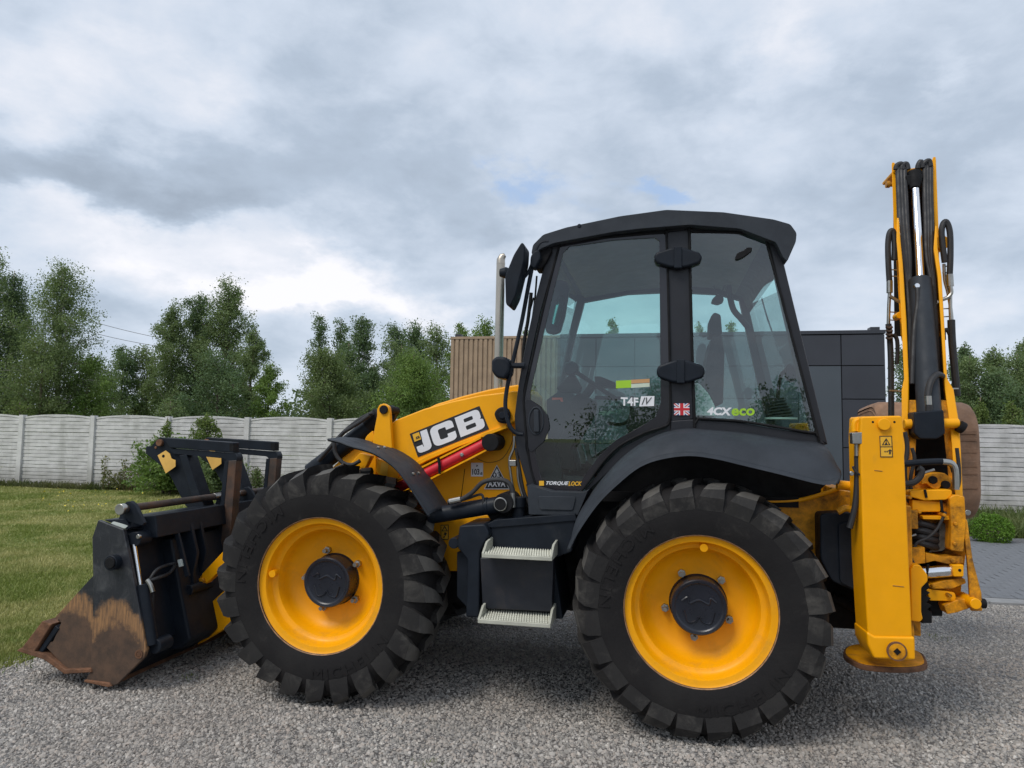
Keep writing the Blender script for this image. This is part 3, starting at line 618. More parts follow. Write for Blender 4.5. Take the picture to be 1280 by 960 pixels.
# ---- loader tower, bonnet and arm
bon = plate('bonnet', rpx([(492, 600), (492, 540), (510, 522), (545, 505), (580, 494.5), (612, 486.5), (648, 480.5), (656, 490), (656, 640), (560, 640)], 3), .80, 1.56, YEL, M, .04)
plate('engine_side_panel', [(500, 590), (520, 576), (640, 524), (652, 530), (660, 620), (664, 642), (645, 648), (575, 660), (548, 652)], .60, .64, YEL, M)
tpx('panel_groove', [(581, 586), (574, 640)], .599, .0022, BLKD, M, 1, 6)
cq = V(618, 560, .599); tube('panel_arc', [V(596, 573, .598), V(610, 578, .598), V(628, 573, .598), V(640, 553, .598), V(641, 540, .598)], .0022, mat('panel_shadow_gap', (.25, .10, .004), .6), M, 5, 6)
arm = plate('loader_arm', rpx([(489, 562), (487, 530), (497, 524), (530, 511), (565, 501.5), (600, 494), (640, 489), (648, 489), (650, 500), (645, 526), (632, 533), (570, 556), (532, 573), (522, 580)], 2), .46, .58, YEL, M, .012)
plate('arm_lower_flange', [(520, 577), (532, 571), (570, 554), (632, 531), (634, 535), (571, 559), (533, 576), (522, 582)], .44, .60, YEL, arm, .003)
ab = plate('arm_end_boss', rpx([(617, 517), (622, 510), (630, 508), (637, 512), (638, 524), (632, 530), (622, 528)], 4), .43, .455, BLK, arm, .006)
ycyl('arm_pivot_pin', 627, 519, .405, .44, .042, BLKD, arm); ycyl('pin_head', 627.5, 519, .395, .41, .022, BLK, arm)
dq = [(522.6, 571.5), (611.5, 536.5), (512.2, 542.3)]
dec = lay('arm_decal', [rr([(0, 0), (1, 0), (.988, 1.0), (0, 1)], .012)], dq, .46, PRB, arm)
lay('tiny_logo', logo_loops(), [(520.3, 549.3), (525, 547.4), (519.3, 546.4)], .452, PRB, arm)
LQ = [(523.5, 567.3), (607.8, 534.2), (516.0, 543.2)]
lay("logo_letters", logo_loops(), LQ, .457, WHT, arm)
lay('logo_mask', SQ, [(517.0, 553.2), (527.6, 549.2), (514.2, 542.6)], .454, PRB, arm); lay('logo_square', SQ, [(518.4, 552.2), (526.6, 549.0), (515.6, 543.2)], .4535, YST, arm)
# tilt lever tower and ram to the front
tw = plate('tilt_lever', rpx([(471, 512), (474, 506), (480, 504), (486, 508), (487, 514), (490, 560), (487, 566), (465, 556), (468, 535), (471, 520)], 2), .40, .44, YEL, M, .006)
plate('tilt_lever_inner', rpx([(484, 512), (487, 506), (492, 508), (495, 514), (493, 524), (487, 530)], 2), .56, .60, BLK, tw, .006)
ycyl('lever_pin', 479, 512, .385, .62, .028, BLKD, tw)
plate('lever_lug', rpx([(455, 552), (458, 545), (466, 538), (468, 548), (463, 556)], 2), .44, .52, YEL, tw)
plate('tower_foot', [(434, 583), (450, 566), (464, 570), (456, 586)], .46, .52, YEL, M); plate('tower_panel', [(470, 572), (496, 582), (500, 606), (480, 600), (470, 590)], .50, .54, YEL, M)
lay('hazard_label', SQ, [(475, 592), (484, 595), (477, 577)], .50, YST, M)
cyl('tilt_ram', V(470, 528, .60), V(388, 590, .60), .058, BLK, M); cyl('tilt_ram_end', V(476, 518, .60), V(462, 534, .60), .062, BLKD, M)
tpx('ram_hose', [(466, 516), (450, 524), (430, 540), (412, 560), (398, 576)], .52, .014, HOSE, M); tpx('ram_hose', [(462, 519), (446, 530), (430, 540)], .50, .014, HOSE, M)
tpx('loop_hose', [(418, 553), (419, 566), (428, 578), (440, 581), (450, 576)], .42, .013, HOSE, M)
cyl('tilt_ram_rod', V(388, 590, .60), V(330, 634, .60), .03, CHR, M)
# lift ram with its red locking strut
r0, r1 = V(495, 611, .44), V(606, 554.5, .44)
cyl('locking_strut', r0, r1, .034, RED, M, 28)
for dz in (-.047, .047):
    n_ = Vector((-(r1 - r0).z, 0, (r1 - r0).x)).normalized() * dz
    a_, b_ = r0.lerp(r1, .0) + n_, r1 + n_ * .9
    P = [a_ + Vector((0, -.025, -.006)), b_ + Vector((0, -.025, -.006)), b_ + Vector((0, -.025, .006)), a_ + Vector((0, -.025, .006))]
    vs, fs = extr(P, [p + Vector((0, .05, 0)) for p in P]); fixn(obj('strut_rail', vs, fs, YEL, M))
ycyl('strut_end', 612.5, 553, .36, .56, .054, BLKD, M)
for px_ in (556,):
    q = V(px_, 580, .4); tube('strut_strap', [r0.lerp(r1, .52) + Vector((0, -.042, -.05)), r0.lerp(r1, .52) + Vector((0, -.046, .0)), r0.lerp(r1, .52) + Vector((-.01, -.042, .05))], .010, BLKD, M, 3, 6)
ycyl('strut_clip', 577, 568.5, .395, .41, .012, STEEL, M)
cyl('lift_ram', V(536, 645, .30), V(622, 631, .30), .050, BLK, M); cyl('lift_ram_collar', V(606, 633, .30), V(611, 632.4, .30), .053, BLK, M)
ycyl('lift_ram_boss', 629, 629, .20, .45, .058, BLKD, M); ycyl('pivot_ring', 625, 630.5, .185, .205, .040, STEEL, M); ycyl('pivot_face', 625, 630.5, .18, .20, .034, BLKD, M)
plate('ram_bracket', rpx([(606, 640), (650, 620), (665, 645), (650, 655), (615, 652)], 3), .36, .55, BLKD, M)
tpx('arched_hose', [(560, 628), (575, 625), (590, 616), (602, 604), (614, 600), (628, 600), (637, 605), (641, 617), (641, 628)], .24, .014, HOSE, M)
tpx('hose_fitting', [(640.5, 616), (641.5, 634)], .24, .016, STEEL, M, 1); tpx('hose_fitting', [(562, 627), (576, 624)], .235, .017, STEEL, M, 1)
tpx('small_pipe', [(568, 628), (585, 623), (600, 618), (604, 622), (604, 630)], .26, .008, HOSE, M)
tpx('steel_pipe', [(643, 545), (642, 560), (637, 574), (638, 590), (642, 612), (650, 630), (658, 640)], .42, .008, STEEL, M); tpx('steel_pipe', [(646, 545), (647, 575), (648, 600), (655, 625), (662, 638)], .43, .008, STEEL, M)
tpx('pipe_hose', [(645, 560), (650, 590), (655, 615), (664, 634)], .40, .010, HOSE, M)
plate('pipe_clamp', [(636, 575), (645, 575), (645, 583), (636, 583)], .40, .43, STEEL, M)
lay('noise_label', SQ, [(589, 595.5), (604, 595.5), (589, 578.5)], .596, WHT, M); text('noise_lettering', '103', [(590.5, 593.5), (599.5, 593.5), (590.5, 586)], .5955, PRB, M, .03); text('noise_lettering', 'dB', [(600.3, 593.5), (603.3, 593.5), (600.3, 590)], .5955, PRB, M, .03); lay('noise_lettering', [[(0, 0), (1, .3), (.4, 1)]], [(595, 583.5), (598, 583.5), (595, 580.5)], .5955, PRB, M)
TQ = [(605, 611.5), (637.5, 611.5), (605, 581)]
lay('triangle_label', [[(0, 0), (1, 0), (.5, 1)]], TQ, .596, WHT, M); lay('triangle_label', [[(.04, .03), (.96, .03), (.5, .95)], [(.22, .30), (.5, .86), (.78, .30)]], TQ, .5955, PRB, M, .0035)
text('triangle_lettering', '03', [(615.5, 597), (626.5, 597), (615.5, 590.5)], .5950, PRB, M, .02); text('triangle_lettering', 'AXVA', [(610, 608.5), (632, 608.5), (610, 601)], .5945, WHT, M, .03)
lay('hazard_label', SQ, [(551, 674.8), (561, 674.5), (551, 656)], .50, YST, M); lay('hazard_triangle', [[(0, 0), (1, 0), (.5, 1)], [(.2, .12), (.5, .75), (.8, .12)]], [(552, 664), (560, 664), (552, 657)], .498, PRB, M); lay('hazard_border', [[(0, 0), (1, 0), (1, 1), (0, 1)], [(.08, .05), (.92, .05), (.92, .95), (.08, .95)]], [(551, 674.8), (561, 674.5), (551, 656)], .498, PRB, M); lay('hazard_mark', [[(0, 0), (.5, .2), (1, .8), (.5, 1), (.3, .6), (.6, .5)]], [(553, 673), (559, 673), (553, 665)], .498, PRB, M)
# front fender
fc = [(409, 549.5), (424, 553), (437.5, 558), (465, 566), (490, 582), (507.5, 602), (520, 621), (535, 644.5)]
F0 = smooth_path([V(a, b, .0) for a, b in fc], 5)
rows = []
for y, dz in ((.012, -.010), (.0, 0), (.004, .006), (.20, .016), (.42, .010), (.43, .0)): rows.append([Vector((p.x, y, p.z + dz)) for p in F0])
ff = loft('front_fender', rows, GRY, M, .012)
for a_, b_ in ((513, 583), (522, 583), (463, 556), (484, 561)): q = V(a_, b_, .2); 
for i_ in (14, 24):
    for y in (.16, .26):
        q = Vector((F0[i_].x, y, F0[i_].z + .013)); cyl('fender_bolt', q, q + Vector((.004, 0, .012)), .011, STEEL, ff, 10)
tube('fender_stay', [V(535, 642, .25), V(548, 645, .3), V(570, 640, .45)], .03, BLK, M)

# ---- stabiliser leg (raised) and its fittings
YS = .10
sl = plate('stabiliser_leg', [(1076, 522), (1078, 520.5), (1127, 519.5), (1129, 523), (1141, 797), (1085, 797), (1079, 700), (1075, 545)], YS, YS + .19, YEL, M, .02, dx=-.012)
plate('foot_sleeve', [(1083.5, 789), (1094, 795), (1144.5, 796), (1145.5, 826), (1093, 824), (1084.5, 806)], YS - .008, YS + .20, YEL, sl, .014, dx=-.012)
padpx = [(1054, 817), (1057, 809), (1071, 805), (1096, 806), (1146, 813), (1158, 824), (1156, 832), (1128, 835), (1082, 832), (1062, 824)]
P = smooth_path([G(a, b, .405) for a, b in padpx], 3, True)
vs, fs = extr([q - Vector((0, 0, .028)) for q in P], P); pd = obj('foot_pad', vs, fs, RUST, sl, bevel=.006); fixn(pd)
cc_ = sum(P, Vector()) / len(P); P2 = [cc_ + (q - cc_) * .93 + Vector((0, 0, .004)) for q in P]; vs, fs = extr([q - Vector((0, 0, .004)) for q in P2], P2); fixn(obj('foot_pad_paint', vs, fs, mat('yellow_paint_chipped', (.90, .38, .001), .5, var=.06, dirt=.7, dirtcol=(.16, .08, .03), dscale=9), sl))
ycyl('foot_pin', 1121.6, 814.6, YS - .022, YS, .042, YELW, sl); vs, fs = lathe([(.040, 0), (.047, 0), (.047, .014)], V(1121.6, 814.6, YS - .022), 32); obj('pin_ring', vs, fs, RUST, sl)
q = V(1121.6, 814.6, YS - .024); rplate('square_socket', [(q.x, q.z - .018), (q.x + .018, q.z), (q.x, q.z + .018), (q.x - .018, q.z)], YS - .026, YS - .02, BLKD, sl, 0)
ycyl('leg_top_boss', 1105.7, 530.5, YS - .022, YS, .031, YEL, sl); ycyl('leg_hole', 1091.3, 527.5, YS - .003, YS + .01, .006, BLKD, sl); ycyl('leg_hole', 1118.3, 527.5, YS - .003, YS + .01, .006, BLKD, sl)
LQ2 = [(1100.2, 571.5), (1116, 571.5), (1099, 544.8)]
lay('leg_label', SQ, LQ2, YS, YST, sl, .002); lay('label_border', [[(0, 0), (1, 0), (1, 1), (0, 1)], [(.06, .035), (.94, .035), (.94, .965), (.06, .965)]], LQ2, YS, PRB, sl); lay('label_border', SQ, [(1099.9, 559), (1115.6, 559), (1099.9, 558)], YS, PRB, sl)
lay('label_triangle', [[(0, 0), (1, 0), (.5, 1)], [(.17, .1), (.5, .8), (.83, .1)]], [(1102, 556.5), (1113, 556.5), (1102, 547.5)], YS, PRB, sl); lay('label_figure', [[(0, 0), (1, 0), (.6, .5), (.7, 1), (.3, 1), (.4, .5)]], [(1105.8, 555.5), (1109.2, 555.5), (1105.8, 549.5)], YS, PRB, sl)
lay('label_figure', [[(.2, 0), (.4, 0), (.5, .3), (.6, 0), (.8, 0), (.7, .6), (1, .5), (1, .7), (.6, .85), (.6, 1), (.4, 1), (.4, .85), (0, .7), (0, .5), (.3, .6)]], [(1110, 568), (1114.5, 568), (1110, 561)], YS, PRB, sl); lay('label_arrow', [[(0, .5), (.3, 1), (.3, .6), (.7, .6), (.7, 1), (1, .5), (.7, 0), (.7, .4), (.3, .4), (.3, 0)]], [(1105, 566), (1110, 566), (1105, 563)], YS, PRB, sl)
for k, xx in enumerate((1068, 1073)): tpx('pipe_elbow', [(xx, 539), (xx, 531), (xx + 2, 526), (xx + 8, 524.5)], YS + .05, .016, YEL, sl)
plate('valve_block', [(1065, 541), (1078, 540), (1078, 555), (1066, 555)], YS, YS + .06, STEEL, sl, .004); tpx('valve_fitting', [(1071.5, 555), (1071.5, 570)], YS + .04, .014, STEEL, sl, 1); tpx('leg_hose', [(1071.5, 570), (1071.5, 600), (1069, 632), (1062, 660)], YS + .05, .016, HOSE, sl)
tpx('leg_hose', [(1066, 583), (1070, 590), (1080, 596)], YS + .02, .006, HOSE, sl); ycyl('hose_clip', 1065, 592, YS + .03, YS + .05, .012, STEEL, sl)
tpx('rear_link', [(1047, 640), (1058, 635), (1070, 640), (1076, 637)], .2, .018, YELW, M)
# far stabiliser
c = copy_tree(sl, M); c.location = (0, 1.86, 0)
# scratches
for (a_, b_, c_, d_) in ((1116, 732, 1130, 733.5), (1093, 588, 1103, 589)): tpx('paint_scratch', [(a_, b_), (c_, d_)], YS - .001, .0022, mat('scratch', (.25, .12, .03), .7), sl, 1, 5)
# cross frame that carries the legs and the sliding kingpost
box('rear_frame', 1.02, 1.12, .30, 2.06, .52, 1.25, YELW, M, .01)
box('slide_rail', 1.12, 1.17, .36, 2.0, 1.12, 1.22, YELW, M, .006); box('slide_rail', 1.12, 1.17, .36, 2.0, .55, .66, YELW, M, .006)

# ---- kingpost castings, seen between leg and boom
YK = .42
kp = plate('kingpost', rpx([(1135, 600), (1190, 600), (1193, 616), (1206, 620), (1208, 690), (1203, 724), (1200, 760), (1185, 762), (1180, 690), (1160, 690), (1135, 700)], 3), YK + .13, YK + .42, YELW, M, .012)
plate('kingpost_cover', [(1136, 640), (1178, 640), (1178, 770), (1140, 770)], YK + .30, YK + .5, BLKD, kp, 0)
plate('slew_plate', rpx([(1137, 613), (1190, 612), (1191, 618), (1184, 625), (1156, 626), (1138, 621)], 3), YK, YK + .30, YEL, kp, .006)
plate('slew_block', rpx([(1140, 625), (1176, 627), (1176, 640), (1140, 640)], 2), YK + .02, YK + .24, YEL, kp, .008); plate('slew_block', rpx([(1178, 629), (1187, 629), (1187, 640), (1178, 639)], 2), YK + .04, YK + .24, YELW, kp, .006)
plate('slew_plate', rpx([(1153, 645), (1186, 645), (1187, 650), (1154, 649)], 1), YK, YK + .26, YEL, kp, .003)
plate('side_column', rpx([(1187, 622), (1194, 618), (1206, 621), (1208, 650), (1205, 690), (1201, 690), (1188, 688), (1189, 660)], 3), YK - .02, YK + .16, YELW, kp, .01)
plate('knuckle', rpx([(1152, 598), (1160, 592), (1180, 591), (1190, 598), (1188, 606), (1180, 603), (1174, 611), (1166, 611), (1158, 604), (1152, 606)], 2), YK + .08, YK + .20, YELW, kp, .008)
ycyl('knuckle_pin', 1167, 600, YK + .06, YK + .12, .022, BLKD, kp); ycyl('knuckle_pin', 1183, 606, YK + .06, YK + .12, .022, BLKD, kp)
for k, yy in enumerate((657, 666, 674, 682)):
    tpx('hose_bundle', [(1134, yy - 1, YK + .10), (1150, yy - 3, YK + .04), (1166, yy + 1, YK + .05), (1176, yy + 4, YK + .12)], 0, .019, HOSE, kp)
plate('hose_guard', rpx([(1174, 655), (1180, 653), (1187, 662), (1187, 676), (1180, 688), (1160, 691), (1166, 684), (1174, 680)], 3), YK + .06, YK + .12, mat('worn_sleeve', (.10, .10, .09), .9, var=.4, scale=30, bump=.6), kp, .006)
tpx('bleed_pipe', [(1135, 671), (1145, 668)], YK + .02, .007, STEEL, kp, 1)
plate('lower_plate', rpx([(1157, 691), (1180, 696), (1204, 695), (1205, 704), (1185, 705), (1168, 701), (1157, 704)], 2), YK, YK + .28, YELW, kp, .006)
ycyl('plate_bolt', 1192, 701, YK - .015, YK, .013, YELW, kp)
plate('rail_clamp', rpx([(1137, 686), (1156, 684), (1157, 704), (1146, 705), (1142, 706), (1137, 700)], 1), YK - .06, YK + .1, YELW, kp, .006)
tpx('seat_wire', [(1136, 650), (1136, 680), (1140, 700), (1150, 713), (1158, 725)], YK - .07, .007, HOSE, kp)
cyl('slew_ram_rod', V(1150, 716, YK + .02), V(1192, 713, YK + .02), .034, CHR, kp); plate('slew_ram_block', rpx([(1190, 706), (1205, 706), (1205, 721), (1192, 721)], 2), YK - .03, YK + .12, YEL, kp, .008)
ycyl('block_bolt', 1200, 713, YK - .034, YK - .02, .008, BLKD, kp)
plate('lower_ring', rpx([(1160, 731), (1180, 726), (1206, 723), (1208, 729), (1190, 736), (1165, 736)], 2), YK, YK + .30, YELW, kp, .006)
plate('lower_casting', rpx([(1158, 736), (1185, 739), (1194, 741), (1196, 749), (1190, 752), (1162, 751)], 3), YK + .01, YK + .26, YEL, kp, .012)
plate('lower_cavity', [(1160, 750), (1194, 750), (1192, 764), (1164, 764)], YK + .08, YK + .26, BLKD, kp, 0)
plate('lower_tongue', rpx([(1180, 757), (1196, 750), (1212, 748), (1213, 760), (1196, 766), (1184, 768)], 2), YK - .01, YK + .2, YELW, kp, .008)
lockb = plate('sliding_carriage', rpx([(1138, 712), (1142, 706), (1150, 706), (1160, 719), (1160, 727), (1152, 735), (1152, 765), (1154, 774), (1150, 778), (1139, 776)], 2), YK - .14, YK + .02, YEL, M, .012)
zz = [(1151, 733), (1160, 728), (1162, 735), (1157, 738), (1163, 741), (1157, 745), (1164, 748), (1158, 753), (1165, 757), (1159, 762), (1165, 766), (1165, 779), (1152, 779), (1154, 774), (1151, 765)]
plate('toothed_edge', zz, YK - .10, YK + .0, BLKD, lockb, .002)
tpx('swing_pipe', [(1129, 580), (1150, 578), (1178, 577), (1190, 580), (1194, 590)], YK + .0, .019, BLK, kp, 4); tpx('swing_pipe_end', [(1178, 577), (1189, 579), (1194, 588), (1195, 612)], YK - .005, .017, STEEL, kp, 4)
tpx('swing_hose', [(1131, 605), (1142, 603), (1150, 596), (1152, 588), (1148, 585)], YK - .02, .017, HOSE, kp); tpx('grease_pipe', [(1150, 593), (1158, 590), (1168, 587)], YK + .04, .008, STEEL, kp, 1)

# ---- boom: two side plates, lift ram between them, folded upright
SL = V(1145, 420, 1.0) - V(1145, 420, 0.0); SL = Vector((SL.x, SL.y, 0))
def slab(name, pts, d, m, parent, bevel=.006):
    """side plate of the upright boom: pts = (px_left, px_right, py, y)"""
    A = [V(a, py, y) for a, b, py, y in pts]; B = [V(b, py, y) for a, b, py, y in pts]; n = len(pts)
    vs = A + B + [p + SL * d for p in A] + [p + SL * d for p in B]; fs = []
    for i in range(n - 1):
        for o1, o2 in ((0, n), (n, 3 * n), (3 * n, 2 * n), (2 * n, 0)): fs.append((o1 + i, o2 + i, o2 + i + 1, o1 + i + 1))
    fs += [(0, 2 * n, 3 * n, n), (n - 1, 2 * n - 1, 4 * n - 1, 3 * n - 1)]
    o = obj(name, vs, fs, m, parent, bevel=0); fixn(o); b = o.modifiers.new('bevel', 'BEVEL'); b.width = bevel; b.segments = 2; b.limit_method = 'ANGLE'; b.angle_limit = R(50); return o
def yb(py): return .50 + (620 - py) / 420 * .55
boom = slab('boom', [(1129, 1136, 640, yb(640)), (1127, 1135.5, 520, yb(520)), (1127, 1136, 487, yb(487)), (1130, 1136, 473, yb(473)), (1126.5, 1133, 400, yb(400)), (1123, 1128.5, 330, yb(330)), (1120.5, 1125.5, 300, yb(300)), (1121, 1123.5, 272, yb(272))], .24, YEL, M)
slab('boom_side_plate', [(1196, 1205, 650, yb(650)), (1190, 1201, 560, yb(560)), (1187, 1199, 530, yb(530)), (1181, 1192, 487, yb(487)), (1180, 1184, 473, yb(473)), (1176, 1180.5, 405, yb(405)), (1172, 1177, 345, yb(345)), (1167, 1172, 310, yb(310)), (1169, 1171, 282, yb(282))], .24, YEL, boom)
slab('boom_link_plate', [(1203, 1209, 650, .42), (1209, 1216, 700, .40), (1212, 1227, 742, .38), (1213, 1228, 764, .38)], .12, YELW, boom)
ycyl('link_pivot', 1220, 755, .34, .52, .028, YEL, boom); p = V(1224, 754, .40); cyl('link_pin', p, p + Vector((.03, 0, 0)), .026, BLKD, boom)
slab('dipper_plate', [(1126, 1129, 420, 1.02), (1122, 1125, 350, 1.06), (1117, 1121.5, 280, 1.12), (1114.5, 1119.2, 206, 1.2), (1115, 1118, 203, 1.2)], .26, YEL, boom, .003)
slab('dipper_plate', [(1174, 1178, 420, 1.02), (1171, 1174.5, 350, 1.06), (1168, 1173, 280, 1.12), (1165, 1170, 200, 1.2), (1166.5, 1169.5, 196, 1.2)], .26, YEL, boom, .003)
slab('dipper_inner_plate', [(1127, 1134, 405, .98), (1130, 1133, 350, 1.0), (1128, 1131, 300, 1.02)], .10, YELW, boom, .003); slab('dipper_inner_plate', [(1170, 1175, 405, .98), (1167, 1170, 350, 1.0), (1164, 1166, 300, 1.02)], .10, YELW, boom, .003)
slab('dipper_back', [(1118, 1172, 420, 1.25), (1117, 1169, 330, 1.32), (1116, 1168, 215, 1.42)], .02, BLKD, boom, .0)
plate('dipper_head', rpx([(1116, 213), (1131, 215), (1134, 211), (1153, 209), (1156, 207), (1167, 205), (1167, 212), (1157, 211), (1153, 217), (1133, 219), (1130, 216), (1117, 216)], 1), 1.18, 1.42, YEL, boom, .003)
tpx('dipper_boss', [(1107.5, 230.5), (1112, 230.5)], 1.2, .024, YELW, boom, 1, 14); tpx('boss_bar', [(1111, 230.5), (1118, 230.5)], 1.2, .016, YELW, boom, 1)
ycyl('dipper_boss', 1178, 303, 1.06, 1.14, .045, YEL, boom); plate('dipper_boss_arm', [(1171, 295), (1182, 297), (1182, 311), (1172, 316)], 1.08, 1.14, YEL, boom)
ycyl('plate_boss', 1125, 394, .92, 1.0, .022, YEL, boom)
ram = cyl('boom_ram', V(1162, 525, .62), V(1150, 350, .92), .064, GRY, M, 32)
cyl('ram_rod', V(1150.5, 350, .92), V(1143.5, 228, 1.14), .025, CHR, ram, 24)
cyl('ram_eye', V(1143.5, 236, 1.12), V(1143, 216, 1.16), .030, BLKD, ram, r2=.045); plate('ram_eye_block', rpx([(1132, 219), (1154, 217), (1152, 230), (1136, 232)], 2), 1.12, 1.25, BLKD, ram, .01)
plate('ram_foot', rpx([(1143, 515), (1180, 512), (1182, 542), (1172, 549), (1150, 549), (1143, 542)], 3), .52, .66, BLK, ram, .015)
cyl('ram_pin', V(1130, 530, .58), V(1198, 529, .58), .028, YEL, ram); cyl('ram_pin_cap', V(1198, 532, .58), V(1205, 536, .58), .034, BLKD, ram)
slab('boom_inner_plate', [(1137, 1143, 600, .60), (1136, 1146, 525, .64), (1136, 1145, 500, .68)], .02, YELW, boom, .003); slab('boom_inner_plate', [(1186, 1193, 600, .60), (1178, 1188, 525, .64), (1176, 1186, 500, .68)], .02, YELW, boom, .003)
slab('boom_back', [(1138, 1192, 600, .85), (1134, 1184, 480, .92), (1130, 1178, 400, 1.1)], .02, BLKD, boom, 0)
ycyl('ram_union', 1147, 357, .83, .86, .016, CHR, ram); tpx('ram_feed_pipe', [(1147, 360, .84), (1147, 380, .82), (1143, 410, .78), (1141, 450, .73), (1140, 480, .70)], 0, .015, HOSE, ram)
tpx('ram_feed_hose', [(1178, 470, .70), (1172, 468, .64), (1164, 476, .60), (1160, 490, .58), (1160, 500, .57)], 0, .017, HOSE, ram); tpx('hose_union', [(1160, 495), (1161, 514)], .56, .018, STEEL, ram, 1); tpx('hose_tail', [(1161, 506), (1161, 515)], .555, .0185, HOSE, ram, 1)
# hoses inside and beside the dipper
for o_ in (1.5, 5.5, 9.5):
    tpx('dipper_hose', [(1121 + o_, 208, 1.17), (1122 + o_, 240, 1.12), (1124 + o_, 280, 1.06), (1128 + o_ * .9, 320, 1.0), (1133 + o_ * .4, 350, .96), (1136 + o_ * .3, 400, .86), (1137 + o_ * .3, 470, .76)], 0, .0165, HOSE, boom)
for o_ in (-1, 2.5, 6):
    tpx('dipper_hose', [(1157 + o_, 207, 1.17), (1157 + o_, 240, 1.12), (1158 + o_, 280, 1.06), (1159 + o_ * .8, 320, 1.0), (1164 + o_ * .4, 350, .96), (1168 + o_ * .2, 400, .86), (1172, 470, .78)], 0, .0165, HOSE, boom)
for a_ in ((1120, 209, 1127, 205), (1127, 209, 1133, 205), (1147, 208, 1151, 202), (1153, 207, 1161, 201)):
    tpx('hose_bend', [(a_[0], a_[1] + 3), (a_[0] + 1, a_[1] - 2), (a_[2], a_[3]), (a_[2] + 2, a_[3] + 7)], 1.16, .017, HOSE, boom)
tpx('loop_hose', [(1112, 355), (1110.5, 330), (1110, 305), (1112, 291), (1116, 289), (1118, 300), (1118, 325)], 1.0, .018, HOSE, boom); tpx('pipe_union', [(1112, 351), (1112, 366)], 1.0, .019, STEEL, boom, 1)
tpx('boom_pipe', [(1112, 366), (1111, 385), (1110.5, 405)], 1.0, .011, STEEL, boom); tpx('boom_pipe', [(1112, 370), (1122, 376), (1132, 380), (1137, 388), (1137, 408)], .96, .011, STEEL, boom)
tpx('boom_hose', [(1110.5, 405), (1112, 420), (1113.5, 450), (1114, 500), (1114, 522)], .95, .018, HOSE, boom)
for k in range(4): tpx('hose_coil', [(1107.5, 408 + k * 4.5), (1111, 410 + k * 4.5), (1115.5, 408.5 + k * 4.5)], .92, .008, RUSTP, boom)
tpx('boom_hose', [(1116, 418), (1121, 424), (1122, 440), (1121, 455)], .97, .013, HOSE, boom)
tpx('loop_hose', [(1187, 345), (1188, 320), (1187.5, 292), (1184, 279), (1180, 278), (1177, 288), (1178, 305), (1181, 328)], 1.0, .018, HOSE, boom); tpx('pipe_union', [(1187, 343), (1188, 358)], 1.0, .02, STEEL, boom, 1)
tpx('boom_pipe', [(1188, 358), (1189, 366), (1184, 372), (1175, 376), (1169, 384), (1169, 400)], .98, .012, STEEL, boom); tpx('boom_pipe', [(1188, 358), (1188, 385), (1189, 405)], 1.0, .011, STEEL, boom); tpx('boom_pipe', [(1180, 330), (1181, 350), (1185, 366), (1189, 390), (1190, 408)], 1.02, .010, STEEL, boom)
tpx('boom_hose', [(1189, 400), (1190, 425), (1193, 460), (1195, 480), (1196, 495)], .98, .022, HOSE, boom); tpx('boom_hose', [(1180, 425), (1180, 415), (1184, 412), (1187, 418)], .98, .012, HOSE, boom)
tpx('clamp_rod', [(1111, 488), (1128, 489)], .9, .006, STEEL, boom, 1); tpx('clamp_rod', [(1190, 486), (1198, 486)], .9, .006, STEEL, boom, 1)
for yy in (337, 345, 390, 400): tpx('clamp_rod', [(1113, yy), (1121, yy + .5)], 1.02, .004, STEEL, boom, 1); tpx('clamp_rod', [(1178, yy - 4), (1189, yy - 4.5)], 1.02, .004, STEEL, boom, 1)
# digging bucket tucked up behind the boom
def bk(px, py): return V(px, py, 1.75)
seq = [(1222, 506), (1226, 560), (1229, 610), (1228, 646)]
rowz = []
outl = rr([(1100, 516), (1102, 505), (1108, 502), (1216, 503), (1223, 508), (1225, 560), (1228, 630), (1227, 648), (1222, 651), (1110, 650), (1102, 640)], 9)
zt_, zb_ = V(1160, 501, 1.80).z, V(1160, 652, 1.80).z; xa_, xb_ = V(1100, 580, 1.80).x, V(1227, 600, 1.80).x
def bprof(x, k):
    o = [(2.42, zt_ - .03), (2.02, zt_), (1.88, zt_ - .03), (1.80, zt_ - .12), (1.775, zt_ - .25), (1.775, zb_ + .25), (1.80, zb_ + .12), (1.88, zb_ + .03), (2.05, zb_), (2.36, zb_ + .03)]
    n_ = [(a + (.03 if 0 < q < 9 else 0), b + (-.03 if b > (zt_ + zb_) / 2 else .03) * (1 if q in (0, 1, 2, 7, 8, 9) else .0)) for q, (a, b) in enumerate(o)]
    zc = (zt_ + zb_) / 2; P = smooth_path([Vector((x, a, b)) for a, b in o], 3) + list(reversed(smooth_path([Vector((x, a, b)) for a, b in n_], 3)))
    return [Vector((p.x, 2.1 + (p.y - 2.1) * (1 - k * .12), zc + (p.z - zc) * (1 - k * .09))) for p in P]
eb = loft('digging_bucket', [bprof(xa_, 1), bprof(xa_ + .02, .35), bprof(xa_ + .06, 0), bprof(xb_ - .06, 0), bprof(xb_ - .02, .35), bprof(xb_, 1)], TAN, M, closed=True, smooth=60)
for x_ in (xa_ + .004, xb_ - .030):
    P = [Vector((x_, 2.1 + (p.y - 2.1) * .87, (zt_ + zb_) / 2 + (p.z - (zt_ + zb_) / 2) * .89)) for p in bprof(x_, 0)[:28]]; vs, fs = extr(P, [p + Vector((.026, 0, 0)) for p in P]); fixn(obj('bucket_cheek', vs, fs, TAN, eb))
